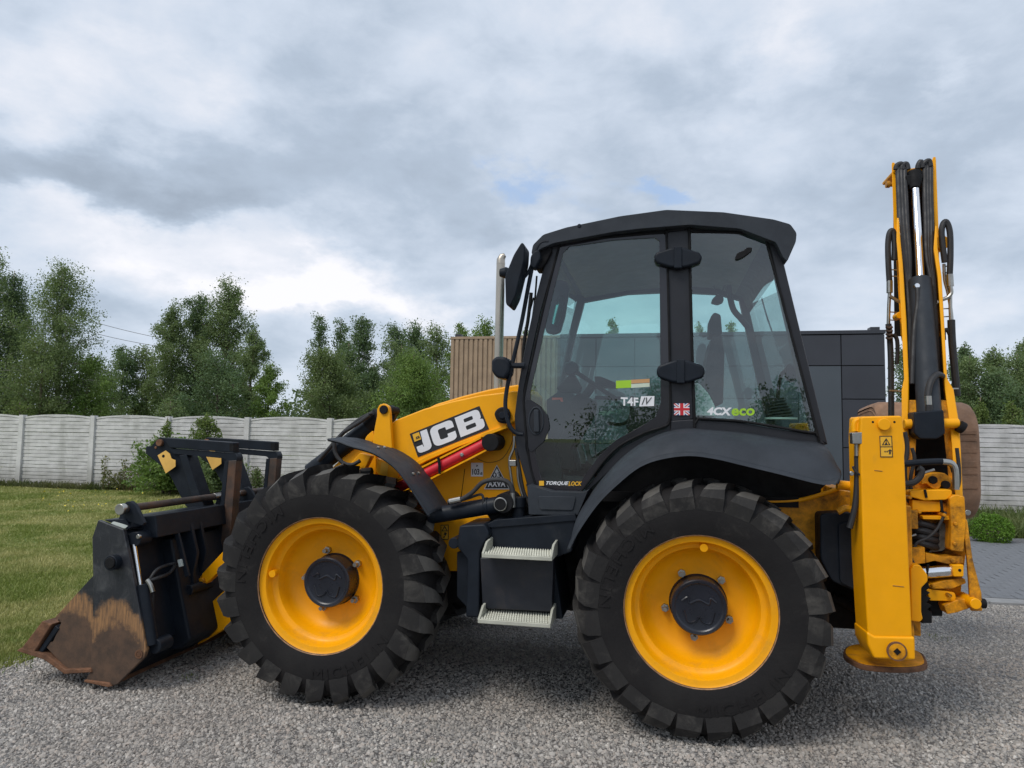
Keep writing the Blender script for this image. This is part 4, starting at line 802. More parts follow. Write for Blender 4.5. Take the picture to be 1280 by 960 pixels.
for k in range(4):
    x_ = xa_ + .07 + k * (xb_ - xa_ - .2) / 3; vs, fs = extr([Vector((x_, 2.34, zb_ + .02)), Vector((x_ + .06, 2.34, zb_ + .02)), Vector((x_ + .05, 2.50, zb_ + .04)), Vector((x_ + .01, 2.50, zb_ + .04))], [Vector((x_, 2.34, zb_ + .07)), Vector((x_ + .06, 2.34, zb_ + .07)), Vector((x_ + .05, 2.50, zb_ + .06)), Vector((x_ + .01, 2.50, zb_ + .06))]); fixn(obj('tooth', vs, fs, RUST, eb))
for k, yy in enumerate((538, 548, 560, 577, 590, 605)):
    hh = (7, 5, 9, 10, 5, 9)[k]
    plate('bucket_band', [(1103, yy), (1221 + k * .4, yy), (1221 + k * .4, yy + hh * .7), (1103, yy + hh * .7)], 1.768, 1.785, TAN, eb, .003)
ycyl('bucket_clip', 1210, 641, 1.74, 1.77, .02, STEEL, eb)

tpx('loose_hose', [(1131, 540), (1134, 560), (1131, 590), (1134, 620), (1133, 650)], .50, .012, HOSE, kp); tpx('loose_hose', [(1140, 560), (1143, 575), (1138, 600), (1140, 625), (1136, 655)], .50, .010, HOSE, kp)
tpx('loose_hose', [(1196, 560), (1199, 590), (1197, 612), (1190, 630)], .52, .010, HOSE, kp); tpx('loose_hose', [(1140, 690), (1147, 678), (1160, 672), (1172, 660), (1182, 640)], .40, .008, HOSE, kp)
for a_, b_ in ((1138, 622), (1150, 640), (1181, 644), (1195, 655), (1194, 680), (1147, 695), (1168, 733), (1188, 745), (1146, 740)): ycyl('casting_bolt', a_, b_, YK - .035, YK + .2, .010, YELW, kp, 8)
for a_, b_, c_, d_ in ((1156, 612, 1158, 622), (1176, 625, 1178, 640), (1160, 705, 1158, 724)): tpx('grease_line', [(a_, b_), (c_, d_)], YK - .01, .007, BLKD, kp, 1, 6)

# ---- loader bucket: back shell is the part, plates and lips hang on it
Y0, Y1 = -.05, 2.33
def prof(px): return [V(a, b, Y0) for a, b in px]
pr = prof([(140, 664), (149, 664), (153, 690), (160, 735), (166, 780), (172, 812), (166, 826), (142, 852), (136, 850), (160, 822), (166, 806), (160, 780), (152, 735), (146, 690)])
vs, fs = extr([Vector((p.x, Y0 + .03, p.z)) for p in pr], [Vector((p.x, Y1 - .03, p.z)) for p in pr]); bk_ = obj('loader_bucket', vs, fs, BLK, M, bevel=.006); fixn(bk_)
side = [(122.5, 650), (154, 662), (160, 690), (172, 750), (183, 812), (180, 822), (146, 856), (139, 857), (107, 850), (113, 838), (116, 760), (116, 720), (115, 672)]
plate('side_plate', side, Y0, Y0 + .028, BKT, bk_, .005)
P = [Vector((V(a, b, Y0).x, Y1 - .028, V(a, b, Y0).z)) for a, b in side]; vs, fs = extr(P, [p + Vector((0, .028, 0)) for p in P]); fixn(obj('side_plate', vs, fs, BKT, bk_))
clam = [(117, 719), (116, 760), (116, 838), (84, 836), (55, 806), (60, 801), (66, 803), (74, 784), (77, 778), (72, 772), (67, 774)]
cl = plate('clam_plate', rr(clam, 2), Y0 + .012, Y0 + .04, BKT2, bk_, .004)
P = [Vector((V(a, b, Y0).x, Y1 - .04, V(a, b, Y0).z)) for a, b in clam]; vs, fs = extr(P, [p + Vector((0, .028, 0)) for p in P]); fixn(obj('clam_plate', vs, fs, BKT2, bk_))
def bar(name, px, m, y0=Y0, y1=Y1, par=None, bevel=.006):
    P = prof(px); vs, fs = extr([Vector((p.x, y0, p.z)) for p in P], [Vector((p.x, y1, p.z)) for p in P]); o = obj(name, vs, fs, m, par or bk_, bevel=bevel); fixn(o); return o
bar('upper_lip', [(54, 776), (66, 780), (43, 817), (28, 810)], RUST, Y0 - .01, Y0 + .5); bar('upper_lip', [(54, 776), (66, 780), (43, 817), (28, 810)], RUST, Y0 + .52, Y1)
bar('lip_seat', [(68, 782), (73, 786), (52, 816), (46, 815)], BLK, Y0 + .005, Y1)
bar('cutting_edge', [(22, 813), (28, 809), (60, 818), (83, 836), (115, 835), (116, 840), (82, 842), (56, 824)], RUST, Y0 - .012, Y1)
bar('cutting_edge', [(107, 849), (138, 853), (141, 857.5), (136, 858.5), (106, 852)], RUST, Y0 - .012, Y1)
# clam belly sheet so the bucket is not hollow
bar('clam_shell', [(117, 719), (112, 724), (66, 777), (72, 781), (116, 730)], BKT2, Y0 + .03, Y1 - .03)
b = ycyl('clam_pivot', 137.5, 704, Y0 - .05, Y0 + .01, .046, BLK, bk_); ycyl('pivot_cap', 136.5, 704, Y0 - .062, Y0 - .04, .034, BLKD, bk_)
vs, fs = lathe([(.016, 0), (.026, 0), (.027, .01)], V(173, 818, Y0 - .006), 24); obj('lower_pin', vs, fs, RUST, bk_); ycyl('pin_core', 173, 818, Y0 - .004, Y0 + .02, .017, RUST, bk_)
# top beam
tb = prof([(124, 651), (157, 652), (181, 651), (179, 680), (158, 676), (150, 664)])
bar('top_beam', [(146, 650), (175, 647), (177, 676), (152, 676)], BLK, Y0 + .14, Y1)
bar('top_plate', [(124, 650.5), (152, 649), (158, 661), (154, 663)], BLK, Y0 + .03, Y1)
lay('bare_patch', [rr([(0, 0), (1, .1), (1, 1), (0, .9)], .2)], [(138, 655), (156, 661), (143, 651)], Y0 + .03, PALE, bk_)
P = [V(136, 653, Y0 + .02), V(155, 660, Y0 + .02)]; z_ = V(150, 655, Y0).z
# hitch brackets on the back wall
for yb_ in (.42, .52, 1.62, 1.72):
    o = prof([(163, 668), (183, 664)])
    Q = [V(a, b, .47) for a, b in [(218, 655), (243, 650), (252, 690), (247, 715), (249, 735), (243, 760), (252, 790), (246, 803), (232, 812), (196, 812), (212, 740)]]
    vs, fs = extr([Vector((p.x, yb_, p.z)) for p in Q], [Vector((p.x, yb_ + .03, p.z)) for p in Q]); fixn(obj('hitch_plate', vs, fs, BLK, bk_, bevel=.004))
q = V(241, 736, .42); cyl('hitch_pin', (q.x, .37, q.z), (q.x, .6, q.z), .034, BLK, bk_); q = V(244, 790, .42); cyl('hitch_pin', (q.x, .38, q.z), (q.x, .6, q.z), .04, BLK, bk_)
q = V(241, 736, .42); 
# back stiffening sheet leaning towards the machine
Q = [V(a, b, .30) for a, b in [(180, 676), (214, 672), (226, 740), (238, 800), (226, 812), (190, 815), (184, 740)]]
vs, fs = extr([Vector((p.x, .30, p.z)) for p in Q], [Vector((p.x, 2.0, p.z)) for p in Q]); fixn(obj('back_housing', vs, fs, BLK, bk_, bevel=.02))
plate('back_rib', [(217, 665), (222, 664), (236, 720), (231, 722)], .29, .31, BLK, bk_, .003)
# clam ram
cyl('clam_ram_rod', V(167.5, 680, .0), V(175.5, 732, .0), .014, CHR, bk_); cyl('clam_ram', V(179, 730, .0), V(190, 806, .0), .037, BLK, bk_)
ycyl('ram_knuckle', 168, 674, -.01, .10, .045, BLK, bk_); cyl('ram_knuckle_arm', V(158, 668, .03), V(172, 674, .03), .035, BLK, bk_); ycyl('ram_knuckle', 193, 808, .0, .12, .045, BLK, bk_); ycyl('knuckle_bolt', 172, 671, -.02, .0, .014, STEEL, bk_)
tpx('ram_hose', [(186, 726, .05), (198, 722, .1), (212, 716, .25), (219, 706, .28)], 0, .011, HOSE, bk_); tpx('ram_hose', [(186, 726, .05), (196, 712, .1), (210, 706, .25), (219, 704, .28)], 0, .010, HOSE, bk_); tpx('ram_hose', [(191, 742, .05), (191, 770, .05), (196, 796, .06), (204, 800, .1)], 0, .009, HOSE, bk_)
tpx('hose_tee', [(184, 725), (188, 731), (191, 740)], .0, .014, STEEL, bk_, 2); plate('hose_clip', [(221.5, 700), (225.5, 699), (227.5, 708), (223.5, 709)], .27, .29, PALE, bk_, .002)
# pivot rod with its lugs
lug = [(142, 650), (147, 632), (152, 628), (157, 627), (163, 632), (174, 655), (172, 658)]
for y in (Y0 + .04, .98, 1.28, 2.1):
    Q = prof(lug); vs, fs = extr([Vector((p.x, y, p.z)) for p in Q], [Vector((p.x, y + .03, p.z)) for p in Q]); fixn(obj('rod_lug', vs, fs, BLK, bk_, bevel=.004))
q = V(152, 636.5, Y0)
cyl('fork_rod', (q.x, Y0 + .0, q.z), (q.x, 2.2, q.z), .024, RUSTP, bk_); cyl('rod_end', (q.x, Y0 - .02, q.z), (q.x, Y0 + .02, q.z), .034, STEEL, bk_); cyl('rod_sleeve', (q.x, .88, q.z), (q.x, 1.2, q.z), .027, STEEL, bk_)
# ---- pallet forks folded back over the bucket
YP = .85
def fork(dy):
    y = YP + dy; P3 = lambda px, a, b: None
    def pl(name, px, d0, d1, m, par, bevel=.005):
        Q = [V(a, b, YP) for a, b in px]; vs, fs = extr([Vector((p.x, y + d0, p.z)) for p in Q], [Vector((p.x, y + d1, p.z)) for p in Q]); o = obj(name, vs, fs, m, par, bevel=bevel); fixn(o); return o
    fk = pl('pallet_fork', rr([(182, 558), (189, 557.5), (195, 550), (201, 546.5), (208, 547.5), (215, 559), (233, 569), (244, 600), (257, 634), (248, 642), (232, 633), (213, 596), (208, 588), (182, 567)], 2), 0, .025, BLK, M)
    ycyl2 = lambda a, b, d0, d1, r_, m: (lambda q: cyl('fork_pin', (q.x, y + d0, q.z), (q.x, y + d1, q.z), r_, m, fk))(V(a, b, YP))
    ycyl2(201, 553.5, -.025, .14, .026, RUST); ycyl2(195, 559.5, -.008, .01, .010, RUST)
    pl('fork_strut', [(227, 569), (236, 568), (258, 632), (257, 640), (246, 642), (247, 632)], -.03, .10, BLK, fk)
    pl('fork_bar', [(208, 547), (295, 553), (295, 565.5), (216, 559.5)], -.035, .045, BLK, fk)
    pl('bar_end_cavity', [(290.5, 554.5), (295.3, 555), (295.3, 564), (290.5, 563.5)], -.0365, .03, BLKD, fk, 0)
    pl('fork_bar_lower', rr([(214, 560.5), (290, 566.5), (296, 566), (298.6, 571), (298.5, 577), (287, 577), (284, 573), (219, 567)], 2), -.025, .055, BLK, fk)
    pl('fork_tine', [(284, 576), (298.3, 575), (289, 690), (283, 700), (272, 700)], -.028, .055, RUSTP, fk)
    pl('tine_front', [(283.6, 576), (288.5, 576), (277, 700), (271.6, 700)], -.031, .053, BLK, fk, .002)
    pl('fork_sticker', [(200.8, 569), (210.6, 563), (216, 567), (218, 573), (223, 575), (223, 583), (211, 591.5)], -.034, -.030, mat('aged_sticker', (.75, .44, .10), .5, var=.12), fk, 0)
    (lambda q: cyl('sticker_hole', (q.x, y - .036, q.z), (q.x, y - .03, q.z), .013, BLKD, fk))(V(208, 570, YP))
fork(0); fork(.57)
# ---- loader arm ends seen in front of the wheel
plate('loader_link', [(246, 731), (248, 722), (278, 690), (300, 660), (330, 640), (334, 660), (300, 690), (256, 731)], .52, .58, YEL, M)
ycyl('link_end', 251, 727, .50, .6, .024, YELW, M)
lar = plate('loader_arm_end', [(247, 806), (244, 790), (246, 770), (277, 741), (330, 690), (400, 600), (440, 560), (470, 560), (470, 600), (420, 660), (350, 735), (300, 775)], .60, .68, YEL, M)
Q = [V(a, b, .60) for a, b in [(247, 806), (244, 790), (246, 770), (277, 741), (330, 690), (400, 600), (440, 560), (489, 540), (560, 502), (640, 489), (640, 533), (540, 570), (420, 660), (350, 735), (300, 775)]]
vs, fs = extr([Vector((p.x, 1.66, p.z)) for p in Q], [Vector((p.x, 1.76, p.z)) for p in Q]); fixn(obj('loader_arm', vs, fs, YEL, M, bevel=.008))

# ================================================================ SETTING: ground
OFF = Vector((0, 0, 0))
def gmat_grass():
    m = bpy.data.materials.new('grass_ground'); m.use_nodes = True; n = NT(m.node_tree)
    ob = n.add('ShaderNodeTexCoord').outputs['Object']
    c = n.mix(n.ramp(n.noise(.9, 6, .6, ob), .35, .65), (.27, .28, .09), (.17, .24, .06))
    c = n.mix(n.ramp(n.noise(2.3, 7, .65, ob, .4), .52, .70, 0, .75), c, (.42, .35, .18))
    c = n.mix(n.ramp(n.noise(40, 4, .6, ob), .3, .7, 0, .4), c, (.03, .045, .012))
    p = n.add('ShaderNodeBsdfPrincipled', inp={'Base Color': c, 'Roughness': .95})
    n.l.new(n.add('ShaderNodeBump', inp={'Strength': .6, 'Distance': .03, 'Height': n.noise(60, 5, .7, ob)}).outputs[0], p.inputs['Normal'])
    n.l.new(p.outputs[0], n.add('ShaderNodeOutputMaterial').inputs[0]); return m
def gmat_gravel():
    m = bpy.data.materials.new('gravel_bed'); m.use_nodes = True; n = NT(m.node_tree)
    ob = n.add('ShaderNodeTexCoord').outputs['Object']
    v = n.add('ShaderNodeTexVoronoi', inp={'Vector': ob, 'Scale': 62.0, 'Randomness': 1.0})
    v2 = n.add('ShaderNodeTexVoronoi', inp={'Vector': ob, 'Scale': 34.0, 'Randomness': 1.0})
    bw = n.add('ShaderNodeSeparateColor', inp={0: v.outputs['Color']}).outputs[0]
    c = n.mix(bw, (.16, .155, .15), (.40, .385, .37)); c = n.mix(n.ramp(v.outputs['Distance'], .3, .75, 0, .85), c, (.055, .052, .05))
    c = n.mix(n.ramp(n.noise(.8, 6, .6, ob), .35, .7, 0, .4), c, (.22, .19, .16))
    p = n.add('ShaderNodeBsdfPrincipled', inp={'Base Color': c, 'Roughness': .9})
    h = n.math('SUBTRACT', 1.0, v.outputs['Distance']); h = n.math('ADD', h, n.math('MULTIPLY', v2.outputs['Distance'], -.8))
    n.l.new(n.add('ShaderNodeBump', inp={'Strength': .9, 'Distance': .012, 'Height': h}).outputs[0], p.inputs['Normal'])
    n.l.new(p.outputs[0], n.add('ShaderNodeOutputMaterial').inputs[0]); return m
GM, GV = gmat_grass(), gmat_gravel()
def sheet(name, pts, z, m, kind='structure'):
    P = [YM @ Vector((a, b, z)) for a, b in pts]
    me = bpy.data.meshes.new(name); me.from_pydata([tuple(p) for p in P], [], [tuple(range(len(P)))]); me.materials.append(m)
    if me.polygons[0].normal.z < 0: me.flip_normals()
    o = bpy.data.objects.new(name, me); COL.objects.link(o); o['kind'] = kind; return o
sheet('ground', [(-400, -300), (400, -300), (400, 700), (-400, 700)], -.012, GM)
random.seed(4)
edge = [(-4.55 + .10 * math.sin(y * 2.3) + random.uniform(-.05, .05), y) for y in [-2.5 + .35 * i for i in range(20)]]
gv = [(-60, -150), (60, -150), (40, 4.10), (-2, 4.10), (-2, 9.4), (-4.5, 9.4), (-4.6, 4.5)] + list(reversed(edge)) + [(-6.5, -3.2), (-9, -5), (-30, -12)]
sheet('gravel_yard', gv, -.002, GV)

# stones: geometry-node scatter of small faceted stones over the part of the gravel near the machine
def stone_mat():
    m = bpy.data.materials.new('loose_stone'); m.use_nodes = True; n = NT(m.node_tree)
    rnd = n.add('ShaderNodeObjectInfo').outputs['Random']; ob = n.add('ShaderNodeTexCoord').outputs['Object']
    cr = n.add('ShaderNodeValToRGB'); n.set(cr, 0, rnd); e = cr.color_ramp.elements
    e[0].color = (.23, .218, .20, 1); e[1].color = (.68, .635, .575, 1)
    for p, c in ((.2, (.33, .31, .283)), (.45, (.42, .393, .358)), (.62, (.46, .395, .34)), (.8, (.49, .458, .418)), (.95, (.54, .505, .46))):
        q = e.new(p); q.color = (*c, 1)
    c = n.mix(n.ramp(n.noise(9, 4, .6, ob), .3, .7, 0, .35), cr.outputs[0], (.22, .21, .2))
    geo = n.add('ShaderNodeNewGeometry').outputs['Position']
    c = n.mix(n.ramp(n.noise(.9, 5, .6, geo), .42, .68, 0, .38), c, (.27, .225, .19)); c = n.mix(n.ramp(n.noise(1.7, 5, .6, geo), .55, .72, 0, .35), c, (.14, .14, .13))
    p = n.add('ShaderNodeBsdfPrincipled', inp={'Base Color': c, 'Roughness': .85, 'Specular IOR Level': .3})
    n.l.new(p.outputs[0], n.add('ShaderNodeOutputMaterial').inputs[0]); return m
SM = stone_mat()
def scatter(name, polys, density, smin, smax, seed, mtl):
    """polys: quads in yard coords carrying the scattered stones"""
    me = bpy.data.meshes.new(name); vs = []; fs = []
    for q in polys:
        b_ = len(vs); P = [YM @ Vector((a, c, -.003)) for a, c in q]
        if (P[1] - P[0]).cross(P[2] - P[0]).z < 0: P.reverse()
        vs += [tuple(p) for p in P]; fs.append(tuple(range(b_, b_ + len(P))))
    me.from_pydata(vs, [], fs); o = bpy.data.objects.new(name, me); COL.objects.link(o); o['kind'] = 'stuff'
    ng = bpy.data.node_groups.new(name, 'GeometryNodeTree'); ng.interface.new_socket('Geometry', in_out='INPUT', socket_type='NodeSocketGeometry'); ng.interface.new_socket('Geometry', in_out='OUTPUT', socket_type='NodeSocketGeometry')
    N = ng.nodes; L = ng.links; gi = N.new('NodeGroupInput'); go = N.new('NodeGroupOutput')
    ds = N.new('GeometryNodeDistributePointsOnFaces'); ds.inputs['Density'].default_value = density; ds.inputs['Seed'].default_value = seed; L.new(gi.outputs[0], ds.inputs[0])
    ico = N.new('GeometryNodeMeshIcoSphere'); ico.inputs['Radius'].default_value = 1.0; ico.inputs['Subdivisions'].default_value = 1
    sp_ = N.new('GeometryNodeSetPosition'); nz = N.new('ShaderNodeTexNoise'); nz.inputs['Scale'].default_value = 1.3 + seed * .37; nz.inputs['Detail'].default_value = 1
    sb = N.new('ShaderNodeVectorMath'); sb.operation = 'SUBTRACT'; sb.inputs[1].default_value = (.5, .5, .5); L.new(nz.outputs['Color'], sb.inputs[0])
    sc = N.new('ShaderNodeVectorMath'); sc.operation = 'SCALE'; sc.inputs['Scale'].default_value = 1.7; L.new(sb.outputs[0], sc.inputs[0])
    L.new(ico.outputs[0], sp_.inputs[0]); L.new(sc.outputs[0], sp_.inputs['Offset'])
    smt = N.new('GeometryNodeSetMaterial'); smt.inputs['Material'].default_value = mtl; L.new(sp_.outputs[0], smt.inputs[0])
    ip = N.new('GeometryNodeInstanceOnPoints'); L.new(ds.outputs[0], ip.inputs[0]); L.new(smt.outputs[0], ip.inputs['Instance'])
    rv = N.new('FunctionNodeRandomValue'); rv.data_type = 'FLOAT_VECTOR'; rv.inputs[0].default_value = (0, 0, 0); rv.inputs[1].default_value = (6.28, 6.28, 6.28); L.new(rv.outputs[0], ip.inputs['Rotation'])
    r1 = N.new('FunctionNodeRandomValue'); r1.data_type = 'FLOAT'; r1.inputs[2].default_value = 0; r1.inputs[3].default_value = 1; r1.inputs['Seed'].default_value = 3
    pw = N.new('ShaderNodeMath'); pw.operation = 'POWER'; pw.inputs[1].default_value = 2.6; L.new(r1.outputs[1], pw.inputs[0])
    mr = N.new('ShaderNodeMapRange'); mr.inputs[3].default_value = smin; mr.inputs[4].default_value = smax; L.new(pw.outputs[0], mr.inputs[0])
    rs = N.new('FunctionNodeRandomValue'); rs.data_type = 'FLOAT_VECTOR'; rs.inputs[0].default_value = (.75, .6, .45); rs.inputs[1].default_value = (1.2, 1.0, .75); rs.inputs['Seed'].default_value = 9
    vm = N.new('ShaderNodeVectorMath'); vm.operation = 'SCALE'; L.new(rs.outputs[0], vm.inputs[0]); L.new(mr.outputs[0], vm.inputs['Scale']); L.new(vm.outputs[0], ip.inputs['Scale'])
    L.new(ip.outputs[0], go.inputs[0]); md = o.modifiers.new('scatter', 'NODES'); md.node_group = ng; return o
near = [[(-4.5, -2.0), (2.6, -.8), (3.3, 1.6), (-4.45, 1.6)]]
scatter('loose_gravel', near, 6200, .0042, .0155, 1, SM)
scatter('loose_gravel', [[(-4.5, 1.6), (3.3, 1.6), (5.0, 4.05), (-4.5, 4.05)]], 3200, .005, .0145, 2, SM)
scatter('loose_gravel', [[(2.6, -.8), (7.0, -.2), (8.5, 4.05), (5.0, 4.05), (3.3, 1.6)], [(-4.5, -2.0), (-4.5, -3.2), (7, -3.0), (7, -.2), (2.6, -.8)]], 1300, .006, .017, 5, SM)
scatter('loose_gravel', [[(-5.2, -1.2), (-4.5, -1.5), (-4.5, .6), (-4.65, .4)]], 4000, .005, .014, 3, SM)

# ---- paving with its kerb
PAVM = mat('paver_concrete', (.175, .183, .197), .78, var=.28, scale=2.2, bump=.4, bscale=80, dirt=.35, dirtcol=(.26, .27, .28), dscale=2)
PAVJ = mat('paver_joint', (.05, .052, .055), .95)
KERB = mat('kerb_concrete', (.25, .25, .25), .85, var=.12, bump=.3)
pv = sheet('paving', [(-1.9, 4.28), (14, 4.28), (14, 8.75), (-1.9, 8.75)], .004, PAVJ)
kb_ = thing('kerb', 'flat grey concrete kerb strip between the gravel and the dark paving', 'kerb', (6, 4.2, 0))
for i in range(16):
    x = -2 + i; box('kerb_stone', x + .004, x + .996, 4.09, 4.29, -.05, .018, KERB, kb_, .006)
random.seed(7); cells = []
for j in range(25):
    for i in range(18):
        x = 1.9 + i * .24 + (.12 if j % 2 else 0) ; y = 4.30 + j * .178
        d = (YM @ Vector((x, y, 0))); 
        sxp = 640 + F * d.x / d.y
        cells.append((0 if 1195 < sxp < 1300 else 1, d.length, x, y))
cells.sort(); shared = None
def paver_geo(x, y, z):
    a = .004; P = [(x + a, y + a), (x + .24 - a, y + a), (x + .24 - a, y + .178 - a), (x + a, y + .178 - a)]; c = .004
    v = [Vector((p, q, .004)) for p, q in P] + [Vector((p, q, z - c)) for p, q in P] + [Vector((p + (c if p < x + .12 else -c), q + (c if q < y + .09 else -c), z)) for p, q in P]
    f = [(0, 1, 5, 4), (1, 2, 6, 5), (2, 3, 7, 6), (3, 0, 4, 7), (4, 5, 9, 8), (5, 6, 10, 9), (6, 7, 11, 10), (7, 4, 8, 11), (8, 9, 10, 11)]; return v, f
Zs = [.022, .024, .0255, .023]
OFF = Vector((0, 0, 0)); protos = [mesh_of('paver', *paver_geo(0, 0, z), PAVM, 0) for z in Zs]
for k, (_, _, x, y) in enumerate(cells[:290]):
    o = bpy.data.objects.new('paver', protos[k % 4]); COL.objects.link(o); o.parent = pv
    o.location = YM @ Vector((x, y, 0)); o.rotation_euler = (random.uniform(-.006, .006), random.uniform(-.006, .006), YAW + random.uniform(-.008, .008))
vs, fs = [], []
rest = [(x, y) for _, _, x, y in cells[290:]] + [(-1.8 + i * .24 + (.12 if j % 2 else 0), 4.30 + j * .178) for j in range(25) for i in range(15)] + [(6.22 + i * .24 + (.12 if j % 2 else 0), 4.30 + j * .178) for j in range(25) for i in range(30)]
for x, y in rest:
    v, f = paver_geo(x, y, Zs[0]); b_ = len(vs); vs += v; fs += [tuple(i + b_ for i in q) for q in f]
o = obj('pavers_beyond', [YM @ v for v in vs], fs, PAVM, pv, smooth=0); o['kind'] = 'stuff'
BED = mat('bed_gravel', (.11, .11, .115), .95, var=.5, scale=40, bump=.8, bscale=50)
sheet('planting_bed', [(3.8, 8.76), (14, 8.76), (14, 9.5), (3.8, 9.5)], .006, BED)

# ================================================================ fence
CON = mat('fence_concrete', (.60, .59, .585), .88, var=.12, scale=3, bump=.6, bscale=45, dirt=.55, dirtcol=(.33, .33, .31), dscale=1.3)
n9 = NT.__new__(NT); n9.t = CON.node_tree; n9.n = CON.node_tree.nodes; n9.l = CON.node_tree.links
pb = [q for q in n9.n if q.type == 'BSDF_PRINCIPLED'][0]; src = pb.inputs['Base Color'].links[0].from_socket; gp_ = n9.add('ShaderNodeNewGeometry').outputs['Position']; sz = n9.add('ShaderNodeSeparateXYZ', inp={0: gp_})
strk = n9.noise(1.0, 6, .65, n9.add('ShaderNodeMapping', inp={0: gp_, 3: (3.2, 3.2, .5)}).outputs[0])
damp = n9.math('MULTIPLY', n9.ramp(n9.math('ADD', sz.outputs[2], n9.math('MULTIPLY', strk, -.7)), .35, -.25, 0, 1), .55)
c9 = n9.mix(damp, src, (.20, .19, .15)); c9 = n9.mix(n9.ramp(strk, .52, .72, 0, .45), c9, (.30, .30, .28)); n9.l.new(c9, pb.inputs['Base Color'])
YFN, BAY = 12.6, 2.285; X00 = -17.40
fn = thing('concrete_fence', 'pale concrete panel fence with woven brick relief and arched tops behind the yard', 'fence', (-5, YFN, 0))
def relief(w_, h_, n_rows, z0, arch=None, seed=0):
    """slab cast as woven strips: each course bows out and in, out of step with its neighbours"""
    v = []; f = []; rnd = random.Random(seed)
    T = lambda x: (arch(x / w_) if arch else 0)
    ns = 34; rh = h_ / n_rows; rows = n_rows + (1 if arch else 0)
    for j in range(rows):
        b_ = len(v); am = rnd.uniform(.005, .0075)
        for i in range(ns + 1):
            x = w_ * i / ns; d = -.022 - am * math.tanh(3.5 * math.cos(2 * math.pi * (x - .07) / 1.02 + math.pi * j))
            za = j * rh + .003; zb = (j + 1) * rh - .003
            if arch: top = h_ + T(x) - .01; za = min(za, top - .004); zb = min(zb, top)
            for (yy, zz) in ((.0, za), (d, za + .004), (d, max(za + .005, zb - .004)), (.0, zb)): v.append(Vector((x, yy, zz)))
        for i in range(ns):
            for k in range(3): a = b_ + i * 4 + k; f.append((a, a + 4, a + 5, a + 1))
        f.append((b_, b_ + 1, b_ + 2, b_ + 3)); e = b_ + ns * 4; f.append((e + 3, e + 2, e + 1, e))
        # short upright rib where the course runs behind its neighbours
        x = .07 + (.51 if j % 2 == 0 else 0)
        while x < w_ - .03:
            if x > .03:
                za, zb = j * rh + .004, min((j + 1) * rh - .004, (h_ + T(x) - .02) if arch else 9); q = len(v)
                if zb - za > .02:
                    for (xx, zz) in ((x - .012, za), (x + .012, za), (x + .012, zb), (x - .012, zb)): v.append(Vector((xx, -.004, zz)))
                    for (xx, zz) in ((x - .009, za), (x + .009, za), (x + .009, zb), (x - .009, zb)): v.append(Vector((xx, -.018, zz)))
                    for k in range(4): f.append((q + k, q + (k + 1) % 4, q + 4 + (k + 1) % 4, q + 4 + k))
                    f.append((q + 4, q + 5, q + 6, q + 7))
            x += 1.02
    b_ = len(v)
    for i in range(ns + 1):
        x = w_ * i / ns
        for (yy, zz) in ((.002, 0), (.002, h_ + T(x) - .012), (.05, h_ + T(x) - .012), (.05, 0)): v.append(Vector((x, yy, zz)))
    for i in range(ns):
        for k in range(4): a = b_ + i * 4; f.append((a + k, a + 4 + k, a + 4 + (k + 1) % 4, a + (k + 1) % 4))
    return v, f
PW = BAY - .10; arch = lambda t: .075 * math.sin(math.pi * max(0, min(1, t))) ** .8 if 0 < t < 1 else 0
keep = OFF.copy(); OFF = Vector((0, 0, 0))
PANM = [mesh_of('fence_panel', *relief(PW, .485, 5, 0, None, s), CON, 0) for s in range(3)]; TOPM = mesh_of('fence_panel', *relief(PW, .40, 4, 0, arch, 9), CON, 0)
pv_, pf_ = extr([Vector((-.075, -.085, 0)), Vector((.075, -.085, 0)), Vector((.07, .06, 0)), Vector((-.07, .06, 0))], [Vector((-.065, -.08, 1.94)), Vector((.065, -.08, 1.94)), Vector((.065, .055, 1.94)), Vector((-.065, .055, 1.94))])
PSTM = mesh_of('fence_post', pv_, pf_, CON, 0)
for me_ in PANM + [TOPM, PSTM]:
    if me_ is PSTM: bm = bmesh.new(); bm.from_mesh(me_); bmesh.ops.recalc_face_normals(bm, faces=bm.faces); bm.to_mesh(me_); bm.free()
cop_v, cop_f = [], []
for i in range(13):
    x = PW * i / 12; z = .40 + arch(i / 12) 
    for (yy, dz) in ((-.03, -.035), (-.03, .008), (.055, .008), (.055, -.035)): cop_v.append(Vector((x, yy, z + dz)))
for i in range(12):
    for k in range(4): cop_f.append((i * 4 + k, i * 4 + 4 + k, i * 4 + 4 + (k + 1) % 4, i * 4 + (k + 1) % 4))
cop_f += [(0, 1, 2, 3), (51, 50, 49, 48)]; COPM = mesh_of('coping', cop_v, cop_f, CON, 40)
random.seed(3)
for b_ in range(-2, 15):
    x = X00 + b_ * BAY - keep.x
    o = link('fence_post', PSTM, fn, (x, YFN - keep.y, 0)); o.rotation_euler = (0, random.uniform(-.008, .008), 0)
    for r_ in range(4):
        dz = random.uniform(-.004, .004)
        if r_ < 3: link('fence_panel', PANM[(b_ + r_) % 3], fn, (x + .05, YFN - keep.y + random.uniform(-.004, .004), .01 + r_ * .49 + dz))
        else:
            t_ = link('fence_panel', TOPM, fn, (x + .05, YFN - keep.y, .01 + 3 * .49)); link('coping', COPM, t_, (0, 0, 0))

